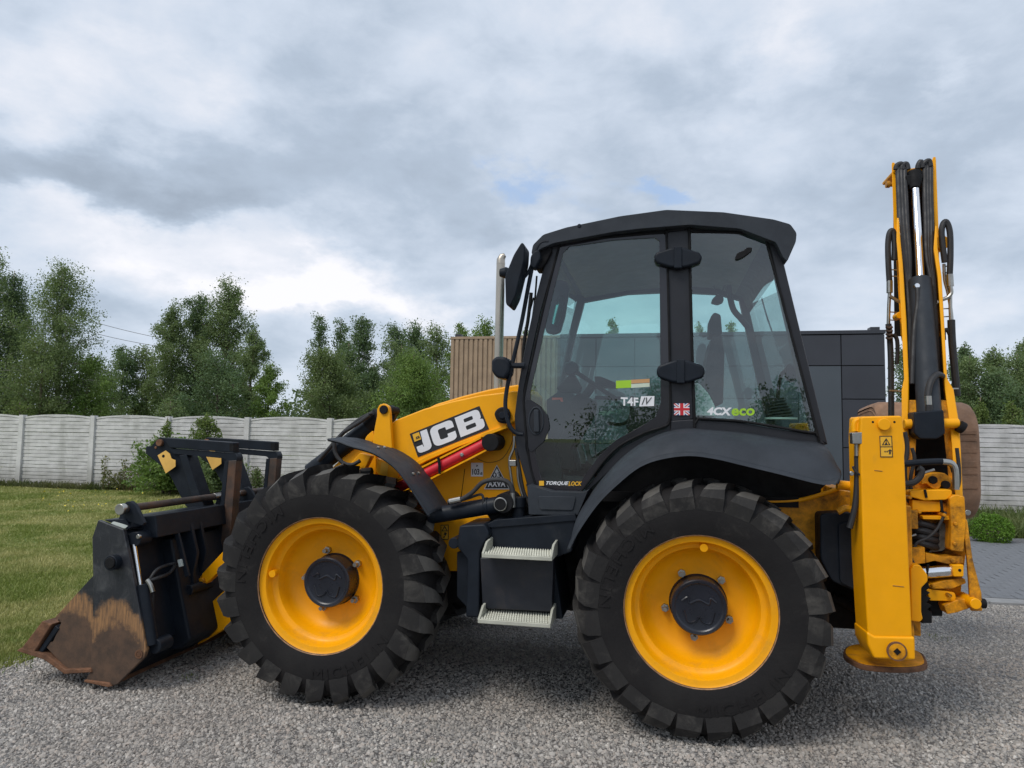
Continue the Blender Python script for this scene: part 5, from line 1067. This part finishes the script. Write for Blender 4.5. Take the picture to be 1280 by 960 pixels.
# ================================================================ shed behind the machine
DK = mat('dark_facade_panel', (.033, .036, .045), .42, var=.10, scale=1.2); DKD = mat('grey_door_panel', (.060, .072, .085), .40, var=.06, scale=1.0)
WD = mat('timber_batten', (.33, .235, .155), .7, var=.12, scale=5, bump=.2); WDJ = mat('batten_gap', (.10, .06, .035), .9)
YB = 9.6; zt = 3.52
xl, xr = V(564, 422, YB).x, V(1106, 413, YB).x; xm = V(700, 422, YB).x
bl = thing('flat_roofed_shed', 'flat-roofed shed behind the machine, beige battens left and dark grey panels right', 'shed', ((xl + xr) / 2, YB, 0))
box('wall', xl + .02, xm, YB + .03, YB + 2.6, 0, zt - .06, WDJ, bl, 0); box('wall', xm + .002, xr - .02, YB + .03, YB + 2.6, 0, zt - .062, mat('wall_core', (.012, .012, .014), .8), bl, 0)
box('roof_trim', xl - .01, xm, YB - .02, YB + 2.64, zt - .05, zt, WD, bl, .004); box('roof_trim', xm + .003, xr + .01, YB - .02, YB + 2.64, zt - .045, zt + .02, DK, bl, .004)
x = xl + .0; k = 0
while x < xm - .05:
    box('batten', x, x + .062, YB - .012, YB + .028, .05, zt - .053, WD, bl, .003); box('batten_back', x + .062, x + .096, YB + .012, YB + .028, .05, zt - .053, WD, bl, 0); x += .097
xs = [xr]; 
while xs[-1] > xm + .1: xs.append(xs[-1] - .725)
z1, z2, z3 = V(1080, 457, YB).z, V(1080, 499, YB).z, V(1080, 560, YB).z
for i in range(len(xs) - 1):
    a_, b_ = max(xm + .01, xs[i + 1]), xs[i]
    lev = [zt - .052, z1, z2, z3, z3 - .65, z3 - 1.3, .05] if i != 1 else [zt - .052, z1, .05]
    for j in range(len(lev) - 1): box('facade_panel', a_ + .008, b_ - .008, YB - .004, YB + .028, lev[j + 1] + .008, lev[j] - .008, DKD if (i == 1 and j == 1) else DK, bl, .003)
box('vent_stub', V(1090, 410, YB).x, V(1102, 410, YB).x, YB + .1, YB + .3, zt + .02, zt + .09, DK, bl, .004)
box('vent_stub', V(567, 420, YB).x, V(575, 420, YB).x, YB + .1, YB + .25, zt, zt + .07, DK, bl, .004)
for i in range(20): box('side_panel', xr - .018, xr + .006, YB + .05 + i * .5, YB + .54 + i * .5, .05, zt - .053, DK, bl, 0) if i < 5 else None

# ================================================================ plants
def leaf_mat(name, c0, c1, trans=.42, patch=None):
    m = bpy.data.materials.new(name); m.use_nodes = True; n = NT(m.node_tree)
    ri = n.add('ShaderNodeNewGeometry').outputs['Random Per Island']; ob = n.add('ShaderNodeTexCoord').outputs['Object']
    f = n.math('ADD', n.math('MULTIPLY', ri, .6), n.math('MULTIPLY', n.ramp(n.noise(1.1, 3, .5, ob), .3, .7), .4))
    if patch: gp = n.add('ShaderNodeNewGeometry').outputs['Position']; f = n.math('ADD', n.math('MULTIPLY', ri, .3), n.math('MULTIPLY', n.ramp(n.noise(patch, 6, .62, gp, .5), .38, .64), .7))
    c = n.mix(f, c0, c1)
    d = n.add('ShaderNodeBsdfPrincipled', inp={'Base Color': c, 'Roughness': .55, 'Specular IOR Level': .3}); t_ = n.add('ShaderNodeBsdfTranslucent', inp={0: n.mix(.5, c, (.16, .22, .03))})
    mx = n.add('ShaderNodeMixShader', inp={0: trans}); n.l.new(d.outputs[0], mx.inputs[1]); n.l.new(t_.outputs[0], mx.inputs[2]); n.l.new(mx.outputs[0], n.add('ShaderNodeOutputMaterial').inputs[0]); return m
LB = leaf_mat('birch_leaf', (.105, .165, .070), (.27, .345, .15)); LD = leaf_mat('dark_leaf', (.080, .14, .070), (.19, .27, .13)); LG = leaf_mat('green_leaf', (.10, .19, .045), (.27, .38, .10)); LO = leaf_mat('olive_leaf', (.10, .155, .06), (.24, .30, .12)); LP = leaf_mat('pale_leaf', (.10, .16, .04), (.22, .28, .09))
BARK = mat('bark', (.14, .11, .085), .9, var=.3, scale=8, bump=.5); BIRCH = mat('birch_bark', (.42, .40, .36), .85, var=.35, scale=4, bump=.3)
def leaves(cen, nrm_scale, size, rng, aspect=.6):
    n = len(cen); d = rng.normal(size=(n, 3)); d /= np.linalg.norm(d, axis=1)[:, None]; e = rng.normal(size=(n, 3)); e -= (e * d).sum(1)[:, None] * d; e /= np.linalg.norm(e, axis=1)[:, None]
    s = size * rng.uniform(.6, 1.3, n)[:, None]; a = cen + d * s; b = cen + e * s * aspect; c = cen - d * s; q = cen - e * s * aspect
    v = np.stack([a, b, c, q], 1).reshape(-1, 3); return v
def mesh_np(name, parts, mats):
    """parts: list of (verts Nx3, faces list or None for quads, mat index)"""
    vs = np.concatenate([p[0] for p in parts]); me = bpy.data.meshes.new(name)
    loops = []; starts = []; tot = []; mi = []; vo = 0; ls = 0
    for v, f, m in parts:
        if f is None:
            q = np.arange(len(v)) + vo; loops.append(q); k = len(v) // 4; starts.append(np.arange(k) * 4 + ls); tot.append(np.full(k, 4)); mi.append(np.full(k, m)); ls += len(v)
        else:
            for g in f: loops.append(np.array(g) + vo); starts.append(np.array([ls])); tot.append(np.array([len(g)])); mi.append(np.array([m])); ls += len(g)
        vo += len(v)
    loops = np.concatenate(loops); starts = np.concatenate(starts); tot = np.concatenate(tot); mi = np.concatenate(mi)
    me.vertices.add(len(vs)); me.vertices.foreach_set('co', vs.astype(np.float32).ravel()); me.loops.add(len(loops)); me.loops.foreach_set('vertex_index', loops.astype(np.int32)); me.polygons.add(len(starts)); me.polygons.foreach_set('loop_start', starts.astype(np.int32)); me.polygons.foreach_set('loop_total', tot.astype(np.int32)); me.polygons.foreach_set('material_index', mi.astype(np.int32))
    for m in mats: me.materials.append(m)
    me.update(calc_edges=True); me.validate(); return me
def make_tree(seed, H, Rr, kind, nleaf, lsize, leafm, barkm, low=.12, limbs=26):
    rng = np.random.default_rng(seed); rnd = random.Random(seed)
    tv, tf = [], []
    def addt(pts, rs, seg=6):
        v, f = tubegeo(pts, 0, seg, rs); b_ = len(tv); tv.extend(v); tf.extend([tuple(i + b_ for i in q) for q in f])
    def tr(t): return Vector((.10 * H * .25 * math.sin(t * 2.2 + seed), .06 * H * .3 * math.sin(t * 3 + seed * 2), t * H * .97))
    n = 12; addt([tr(i / n) for i in range(n + 1)], [max(.012, (.016 * H) * (1 - i / n) ** .9 + .008) for i in range(n + 1)], 8)
    tips = []
    def prof_(t):      # crown half width at height fraction t
        if kind == 'round': u = (t - low) / (1 - low); return max(0, math.sin(math.pi * min(1, max(0, u)) ** .72)) ** .62
        if kind == 'poplar': u = (t - low) / (1 - low); return max(0, min(1, .7 + u * 2)) * (1 - u ** 1.5) ** .8
        if kind == 'birch': u = (t - low) / (1 - low); return max(0, min(1, .6 + u * 1.6)) * (1 - u ** 1.7) ** .85
        u = (t - low) / (1 - low); return max(0, min(1, u * 4)) * (1 - u) ** .8
    for k in range(limbs):
        t = low + (1 - low) * ((k + rnd.random()) / limbs) ** .95 * .97; w_ = prof_(t) * Rr * rnd.uniform(.5, 1.15)
        a = k * 2.399 + rnd.uniform(-.5, .5); st = tr(max(.05, t - .10 * w_ / Rr - .02)); rise = w_ * (.5 if kind == 'round' else 1.0)
        end = Vector((tr(t).x + math.cos(a) * w_, tr(t).y + math.sin(a) * w_, min(H * 1.0, tr(t).z + rise * (.3 if kind == 'round' else .55)))); mid = st.lerp(end, .5) + Vector((0, 0, rise * .35)); droop = Vector((0, 0, -.12 * w_)) if kind == 'birch' else Vector((0, 0, 0))
        pts = smooth_path([st, mid, end + droop], 3); addt(pts, [max(.006, .006 * H * (1 - i / len(pts)) * (1 - t * .6)) for i in range(len(pts))], 5)
        m_ = 5 + int(7 * w_ / Rr)
        for j in range(m_):
            u = (j + rnd.random()) / m_; u = .22 + .78 * u; p = pts[min(len(pts) - 1, int(u * (len(pts) - 1)))]
            g = .30 if kind != 'poplar' else .34
            off = Vector((rnd.gauss(0, 1), rnd.gauss(0, 1), rnd.gauss(0, .8) + (.5 if kind != 'round' else .15))).normalized() * Rr * g * rnd.uniform(.4, 1.1); q = p + off
            if q.z > H * 1.01: q.z = H * 1.01
            tips.append((p, q))
            if j % 2 == 0: addt([p, p.lerp(q, .6)], [.007, .004], 3)
    tips.append((tr(.9), tr(1.0)))
    A = np.array([tuple(a) for a, b in tips]); Bq = np.array([tuple(b) for a, b in tips]); ww = rng.uniform(.3, 1.7, len(tips)); ww /= ww.sum()
    idx = rng.choice(len(tips), nleaf, p=ww); uu = rng.uniform(.1, 1.0, nleaf)[:, None]
    sig = min(max(Rr, .5), 2.0) * .115 * rng.uniform(.5, 1.4, len(tips))[idx][:, None] * (1.25 - .7 * uu)
    nz_ = np.clip(rng.normal(size=(nleaf, 3)), -1.9, 1.9); C = A[idx] * (1 - uu) + Bq[idx] * uu + nz_ * sig
    if kind == 'birch': C[:, 2] -= np.abs(nz_[:, 0]) * .10
    C[:, 2] = np.maximum(C[:, 2], .15)
    lv = leaves(C, 1, lsize, rng)
    me = mesh_np('crown', [(lv, None, 0)], [leafm]); mt = mesh_np('trunk', [(np.array([tuple(p) for p in tv]), tf, 0)], [barkm]); return me, mt
TREES = {}
def tree_at(px, ptop, y, hw, kind, leafm, label, seed, nleaf=9000, lsize=.055, barkm=BARK, low=.12, name='tree', limbs=26, group=None, xz=None):
    p = V(px, ptop, y) if xz is None else Vector((xz[0], y, xz[1])); H = p.z; dist = (YM @ p).y; rad = hw * (1.15 if kind == 'round' else 1.6 if kind == 'poplar' else 1.45) * dist / F if xz is None else hw; nleaf = int(nleaf * 3.1); lsize *= .72
    me, mt = make_tree(seed, H, rad, kind, nleaf, lsize * max(.7, dist / 30) , leafm, barkm, low, limbs)
    o = bpy.data.objects.new(name, None); COL.objects.link(o); loc = YM @ Vector((p.x, y, 0)); o.location = (loc.x, loc.y, 0); tag(o, label, 'tree' if 'tree' in name else 'shrub', group)
    link('crown', me, o); link('trunk', mt, o); return o
T = tree_at
T(-22, 298, 16.5, 62, 'birch', LB, 'tall dense birch at the far left edge, crown cut off by the frame', 1, 20000, name='birch_tree', barkm=BIRCH, limbs=40)
T(22, 330, 17.5, 36, 'birch', LD, 'dark slim birch between the two tall trees at the left edge', 2, 9000, name='birch_tree', barkm=BIRCH)
T(84, 326, 16.0, 46, 'birch', LB, 'airy birch with open top, second tall tree from the left', 3, 12000, name='birch_tree', barkm=BIRCH, limbs=36, low=.22)
T(60, 420, 15.2, 60, 'round', LO, 'bushy olive tree below the airy birch at left', 4, 9000, name='leafy_tree', low=.0)
T(112, 438, 16.2, 34, 'round', LG, 'light green bushy tree at the right foot of the airy birch', 5, 6000, name='leafy_tree', low=.0)
T(150, 428, 24, 34, 'round', LD, 'dark round tree in the gap between the left birches and the middle clump', 6, 7000, name='leafy_tree', low=.0)
T(184, 434, 25, 26, 'poplar', LO, 'narrow olive tree right of the dark round tree', 7, 5000, name='leafy_tree', low=.0)
T(219, 376, 20, 30, 'birch', LB, 'thin birch with visible pale trunk left of the big middle clump', 8, 7500, name='birch_tree', barkm=BIRCH, low=.30, limbs=22)
T(254, 362, 21, 34, 'birch', LD, 'left peak of the big middle clump of trees', 9, 12000, name='leafy_tree', low=.02)
T(291, 352, 21, 38, 'poplar', LB, 'tallest pointed tree of the big middle clump', 10, 15000, name='leafy_tree', low=.02, limbs=36)
T(318, 408, 20, 28, 'round', LB, 'rounded shoulder tree on the right of the middle clump', 11, 9000, name='leafy_tree', low=.0)
T(334, 452, 18, 28, 'round', LG, 'low bright tree at the right foot of the middle clump', 12, 7000, name='leafy_tree', low=.0)
T(270, 440, 17.5, 50, 'round', LD, 'wide dark bush filling the foot of the middle clump', 13, 9000, name='leafy_tree', low=.0)
T(413, 434, 15.8, 50, 'round', LO, 'rounded olive tree behind the fence left of the loader arm', 14, 14000, name='leafy_tree', low=.0, limbs=34)
T(404, 388, 26, 18, 'poplar', LD, 'slender dark poplar, leftmost of the three thin spires', 15, 3500, name='poplar_tree', low=.05)
T(430, 394, 27, 19, 'poplar', LD, 'slender dark poplar, middle one of the three thin spires', 16, 4500, name='poplar_tree', low=.05)
T(452, 390, 26, 24, 'poplar', LD, 'fuller dark poplar, rightmost of the three spires', 17, 7000, name='poplar_tree', low=.02)
T(464, 450, 22, 24, 'round', LD, 'dark low tree between the olive tree and the bright round one', 18, 5500, name='leafy_tree', low=.0)
T(492, 402, 26, 27, 'poplar', LD, 'pointed tree behind the bright round tree, left of its pair', 19, 6000, name='leafy_tree', low=.02)
T(522, 402, 28, 29, 'poplar', LD, 'broad pointed tree behind the bright round tree', 20, 7500, name='leafy_tree', low=.02)
T(550, 404, 26, 26, 'poplar', LB, 'pointed tree just left of the beige shed wall', 21, 6000, name='leafy_tree', low=.02)
T(521, 439, 15.8, 50, 'round', LG, 'bright green round tree above the loader arm', 22, 17000, name='leafy_tree', low=.0, limbs=36)
T(577, 398, 20, 17, 'poplar', LG, 'light tree top above the left end of the shed', 23, 3500, name='leafy_tree', low=.2)
T(602, 393, 21, 24, 'poplar', LG, 'wider light tree top above the shed, beside the exhaust', 24, 4500, name='leafy_tree', low=.2)
T(655, 405, 21, 14, 'poplar', LG, 'tree top above the shed behind the front of the cab', 25, 3000, name='leafy_tree', low=.2)
T(765, 392, 22, 13, 'poplar', LG, 'small tree top seen through the cab door windows', 26, 2500, name='leafy_tree', low=.3)
T(878, 395, 22, 11, 'poplar', LG, 'small tree top seen left of the seat through the rear glass', 27, 2500, name='leafy_tree', low=.3)
T(920, 396, 22, 14, 'poplar', LG, 'small tree top seen right of the seat through the rear glass', 28, 2500, name='leafy_tree', low=.3)
T(982, 410, 24, 10, 'poplar', LD, 'tiny tree tip above the dark shed roof right of the cab', 29, 2000, name='leafy_tree', low=.3)
T(1128, 432, 19, 30, 'birch', LD, 'dense tree between the dark shed and the boom, mostly hidden', 39, 5000, name='leafy_tree', low=.0)
T(1202, 424, 18, 26, 'birch', LD, 'dense tree right of the boom, nearest to it', 30, 9000, name='leafy_tree', low=.0, limbs=34)
T(1238, 430, 19, 28, 'birch', LB, 'middle tree of the wood at the right edge', 31, 9000, name='leafy_tree', low=.0, limbs=34)
T(1276, 418, 18, 30, 'birch', LB, 'tall tree at the right edge of the frame', 32, 10000, name='leafy_tree', low=.0, limbs=34)
T(1310, 425, 18.5, 34, 'birch', LD, 'tree just past the right edge of the frame', 33, 6000, name='leafy_tree', low=.0)
T(1255, 462, 16.5, 60, 'round', LD, 'dark undergrowth tree filling the right edge above the fence', 34, 10000, name='leafy_tree', low=.0)
T(1226, 492, 14.2, 16, 'birch', LP, 'pale young sapling over the fence right of the rusty bucket', 35, 1800, name='young_tree', low=.0, lsize=.06)
T(1263, 498, 14.0, 20, 'birch', LP, 'pale young sapling over the fence at the right edge', 36, 2200, name='young_tree', low=.0, lsize=.06)
T(210, 498, 13.6, 30, 'birch', LB, 'low leafy thicket showing just above the fence, left of centre', 37, 2500, name='leafy_tree', low=.0)
T(24, 500, 13.8, 30, 'round', LP, 'pale low bush topping the fence at the far left', 38, 1800, name='young_tree', low=.0)
T(436, 424, 22, 34, 'round', LD, 'dark rounded tree filling behind the three spires', 51, 6000, name='leafy_tree', low=.0)
T(505, 426, 23, 46, 'round', LB, 'broad mid green tree filling behind the bright round tree', 52, 7000, name='leafy_tree', low=.0)
T(126, 448, 20, 44, 'round', LB, 'mid green tree filling low between the left birches and the gap', 53, 6000, name='leafy_tree', low=.0)
T(1212, 440, 17, 50, 'round', LB, 'broad tree right of the boom filling the wood', 54, 7000, name='leafy_tree', low=.0)
T(1268, 436, 17.4, 46, 'round', LB, 'broad tree filling the wood at the right edge', 55, 7000, name='leafy_tree', low=.0)
# far wood line
rng = np.random.default_rng(77); n_ = 26000; xx = rng.uniform(-85, 40, n_); hh = 3.6 + 1.6 * np.sin(xx * .35) + 1.0 * np.sin(xx * 1.1 + 2) + .5 * np.sin(xx * 2.7); zz = rng.uniform(0, 1, n_) ** .7 * hh; C = np.stack([xx, 60 + rng.normal(size=n_) * 1.5, zz], 1)
C = np.array((YM.to_3x3())) @ C.T; C = C.T + np.array(ORG)
fwd = bpy.data.objects.new('distant_wood', mesh_np('distant_wood', [(leaves(C, 1, .22, rng), None, 0)], [leaf_mat('far_leaf', (.07, .105, .07), (.12, .16, .10))])); COL.objects.link(fwd); fwd['kind'] = 'stuff'
# shrubs by the fence
T(215, 556, 11.7, 50, 'round', LG, 'wide green shrub growing low at the foot of the fence behind the forks', 41, 4200, name='fence_shrub', low=.0, lsize=.075)
T(268, 562, 11.6, 36, 'round', LB, 'smaller dense shrub joined to the right of the wide fence shrub, behind the forks', 45, 2600, name='fence_shrub', low=.0, lsize=.07)
T(210, 519, 11.9, 14, 'birch', LP, 'thin light shrub stem reaching above the fence top, left of the pair', 42, 650, name='fence_shrub', low=.2, lsize=.06, limbs=12)
T(258, 517, 11.9, 24, 'birch', LP, 'taller light shrub reaching above the fence top behind the near fork', 43, 1500, name='fence_shrub', low=.2, lsize=.06, limbs=16)
T(322, 585, 12.2, 12, 'birch', LO, 'thin dry plant against the fence right of the far fork', 46, 400, name='fence_shrub', low=.1, lsize=.05, limbs=10)
# weeds: dry stalks
WEED = leaf_mat('weed_leaf', (.10, .13, .05), (.24, .22, .10)); DRY = mat('dry_stalk', (.25, .17, .10), .9)
for i, (px, pt) in enumerate(((131, 570), (136, 588), (143, 592), (150, 590), (156, 574), (163, 580), (172, 590))):
    b0 = V(px, pt, 12.2); rng = np.random.default_rng(50 + i); H = b0.z
    z = rng.uniform(.15, 1, 120) * H; C = np.stack([rng.normal(size=120) * .05, rng.normal(size=120) * .05, z], 1)
    v, f = tubegeo([Vector((0, 0, 0)), Vector((.02, 0, H * .5)), Vector((0, .02, H))], 0, 5, [.01, .007, .003])
    me = mesh_np('weed', [(leaves(C, 1, .035, rng), None, 0), (np.array([tuple(p) for p in v]), f, 1)], [WEED, DRY]); o = link('tall_weed', me)
    place(o, (b0.x, 12.2, 0)); tag(o, ('tall yellow flowering weed against the fence, leftmost of the row', 'short brown weed, second in the row against the fence', 'short dry weed, third in the row against the fence', 'dry weed with bare stem, fourth in the row by the fence', 'tall green weed, fifth in the row by the fence', 'tall weed left of the wide shrub, sixth in the row', 'weed touching the wide shrub, last in the row')[i], 'weed', 'weeds standing against the fence')
# boxwood ball and grasses at right
bp = V(1241, 677, 8.85); rng = np.random.default_rng(5); n_ = 5200; d = rng.normal(size=(n_, 3)); d /= np.linalg.norm(d, axis=1)[:, None]; d[:, 2] = d[:, 2] * .88
C = d * (.29 * rng.uniform(.72, 1.06, n_)[:, None]) * (1 + .07 * np.sin(d[:, :1] * 9) * np.cos(d[:, 1:2] * 8)); C[:, 2] += .20; C = C[C[:, 2] > .01]
sh = thing('boxwood_shrub', 'small round bright green clipped shrub at the edge of the paving by the fence', 'shrub', (bp.x, bp.y, 0)); o = link('crown', mesh_np('crown', [(leaves(C, 1, .016, rng), None, 0)], [leaf_mat('box_leaf', (.06, .15, .012), (.15, .27, .03), .2)]), sh)
st_v, st_f = [], []
for k in range(6):
    v, f = tubegeo([Vector((0, 0, 0)), Vector((.12 * math.cos(k), .12 * math.sin(k), .22))], 0, 5, [.012, .006]); b_ = len(st_v); st_v += v; st_f += [tuple(i + b_ for i in q) for q in f]
link('stem', mesh_np('stem', [(np.array([tuple(p) for p in st_v]), st_f, 0)], [BARK]), sh)

# grass blades
def blades(name, region_fn, n, h0, h1, seed, c0, c1, width=.004):
    rng = np.random.default_rng(seed); P = region_fn(rng, n); n = len(P)
    keep_ = P[:, 2] > 0; P = P[keep_]; n = len(P); d = rng.uniform(0, 2 * np.pi, n); h = rng.uniform(h0, h1, n) * P[:, 2]; w_ = width * rng.uniform(.7, 1.4, n) * np.maximum(1, np.hypot(P[:, 0] , P[:, 1]) / 7.0)
    base = np.stack([P[:, 0], P[:, 1], np.full(n, -.012)], 1); sd_ = np.stack([np.cos(d), np.sin(d), np.zeros(n)], 1); ln = rng.normal(size=(n, 3)) * .45; ln[:, 2] = 0
    tip = base + (np.array([0, 0, 1]) + ln) * h[:, None]; v = np.stack([base - sd_ * w_[:, None], base + sd_ * w_[:, None], tip + sd_ * w_[:, None] * .25, tip - sd_ * w_[:, None] * .25], 1).reshape(-1, 3)
    o = bpy.data.objects.new(name, mesh_np(name, [(v, None, 0)], [leaf_mat(name + '_blade', c0, c1, .3, .75)])); COL.objects.link(o); o['kind'] = 'stuff'; return o
Mi = np.array(YI)
def wyard(X_, Y_):
    return Mi[0, 0] * X_ + Mi[0, 1] * Y_ + Mi[0, 3], Mi[1, 0] * X_ + Mi[1, 1] * Y_ + Mi[1, 3]
def lawn(rng, n):
    dep = 4.0 * (19.5 / 4.0) ** rng.uniform(0, 1, n); px = rng.uniform(-60, 420, n); X_ = (px - 640) / F * dep; xl_, yl_ = wyard(X_, dep)
    ed = -4.55 + .10 * np.sin(yl_ * 2.3) + rng.normal(size=n) * .05; ok = (xl_ < ed) & (yl_ < 12.55) & ((yl_ > -1.9) | (xl_ < -5.4))
    patch = .55 + .45 * np.sin(X_ * 1.7 + np.sin(dep * 1.3) * 1.5) * np.sin(dep * 2.1 + X_ * .6); patch = .5 + .7 * np.clip(patch, 0, 1)
    return np.stack([X_, dep, np.where(ok, patch, -1)], 1)
blades('grass_lawn', lawn, 210000, .018, .050, 8, (.17, .23, .04), (.55, .50, .22))
def tuft(x0, x1, y0, y1):
    def f(rng, n):
        x = rng.uniform(x0, x1, n); y = rng.uniform(y0, y1, n); W = np.array(YM)[:2, :2] @ np.stack([x, y]); return np.stack([W[0] + ORG.x, W[1] + ORG.y, np.full(n, 1.0) * rng.uniform(.4, 1.2, n)], 1)
    return f
blades('grass_verge', tuft(3.8, 9.5, 9.6, 12.5), 26000, .08, .34, 9, (.07, .12, .03), (.20, .22, .09), .005)
blades('grass_fence_foot', tuft(-19, -6, 12.2, 12.55), 9000, .05, .20, 10, (.06, .085, .03), (.18, .17, .08), .005)
blades('grass_wisps', tuft(-4.9, -4.3, -1.2, .9), 500, .02, .05, 12, (.06, .11, .02), (.14, .18, .05))
def tufts(rng, n):
    cs = [(-3.9, -.9), (-2.9, .9), (-3.2, .3), (-4.2, -.3), (-1.3, -.5), (2.3, .9), (-.9, -.9), (2.0, 2.6), (.6, -1.05)]; k = rng.integers(0, len(cs), n); c = np.array(cs)[k]; q = c + rng.normal(size=(n, 2)) * .045; W = np.array(YM)[:2, :2] @ q.T
    return np.stack([W[0] + ORG.x, W[1] + ORG.y, np.ones(n)], 1)
blades('gravel_weeds', tufts, 420, .012, .035, 21, (.10, .14, .03), (.22, .24, .10), .0035)
# small yellow flowers in the lawn
rng = np.random.default_rng(12); dep = rng.uniform(13, 18, 90); px = rng.uniform(60, 330, 90); C = np.stack([(px - 640) / F * dep, dep, rng.uniform(.05, .12, 90)], 1); o = bpy.data.objects.new('lawn_flowers', mesh_np('lawn_flowers', [(leaves(C, 1, .018, rng, 1.0), None, 0)], [mat('yellow_petal', (.7, .55, .05), .7)])); COL.objects.link(o); o['kind'] = 'stuff'
# power lines
for k, (y0_, y1_) in enumerate(((402, 420), (418, 430))):
    OFF = Vector((0, 0, 0)); a_ = V(60, 385 + k * 16, 48); b_ = V(330, 437 + k * 6, 52); pts = []
    for i in range(20):
        t = i / 19; p = a_.lerp(b_, t * 1.0); p.z -= 1.2 * math.sin(math.pi * t) * .6; pts.append(YM @ p)
    v, f = tubegeo(pts, .022, 5); o = obj('power_cable', v, f, mat('cable', (.10, .10, .11), .6), None); tag(o, ('thin overhead cable crossing the gap between the left trees, upper one', 'thin overhead cable between the left trees, lower one')[k], 'cable', 'overhead power cables')
# a birch behind the viewer, mirrored in the cab glass
gpt = V(978, 500, YC); dcam = gpt - (YI @ Vector((0, 0, CAMZ))); rfl = Vector((dcam.x, -dcam.y, dcam.z)).normalized(); hit = gpt + rfl * 9.5
T(0, 0, hit.y, .72, 'birch', LB, 'young birch standing in the gravel yard behind the viewer, mirrored in the rear cab glass', 60, 2600, name='birch_tree', barkm=BIRCH, low=.25, xz=(hit.x, 2.45), lsize=.07)

for k in range(13):  # unseen tree row, added to darken and break up the cab glass reflections
    u = (k - 6) * 4.3 + (k % 3) * 1.1; hgt = (4.4, 3.4, 5.2, 3.8, 4.9, 3.1, 4.2)[k % 7]
    T(0, 0, -27 - (k % 2) * 2.5, (2.5, 2.1, 2.9)[k % 3], 'round', LD, 'dark tree in the unseen row added behind the viewer to darken the cab glass reflections', 70 + k, 1100, name='leafy_tree', low=.0, xz=(u, hgt), lsize=.15, group='trees behind the viewer')
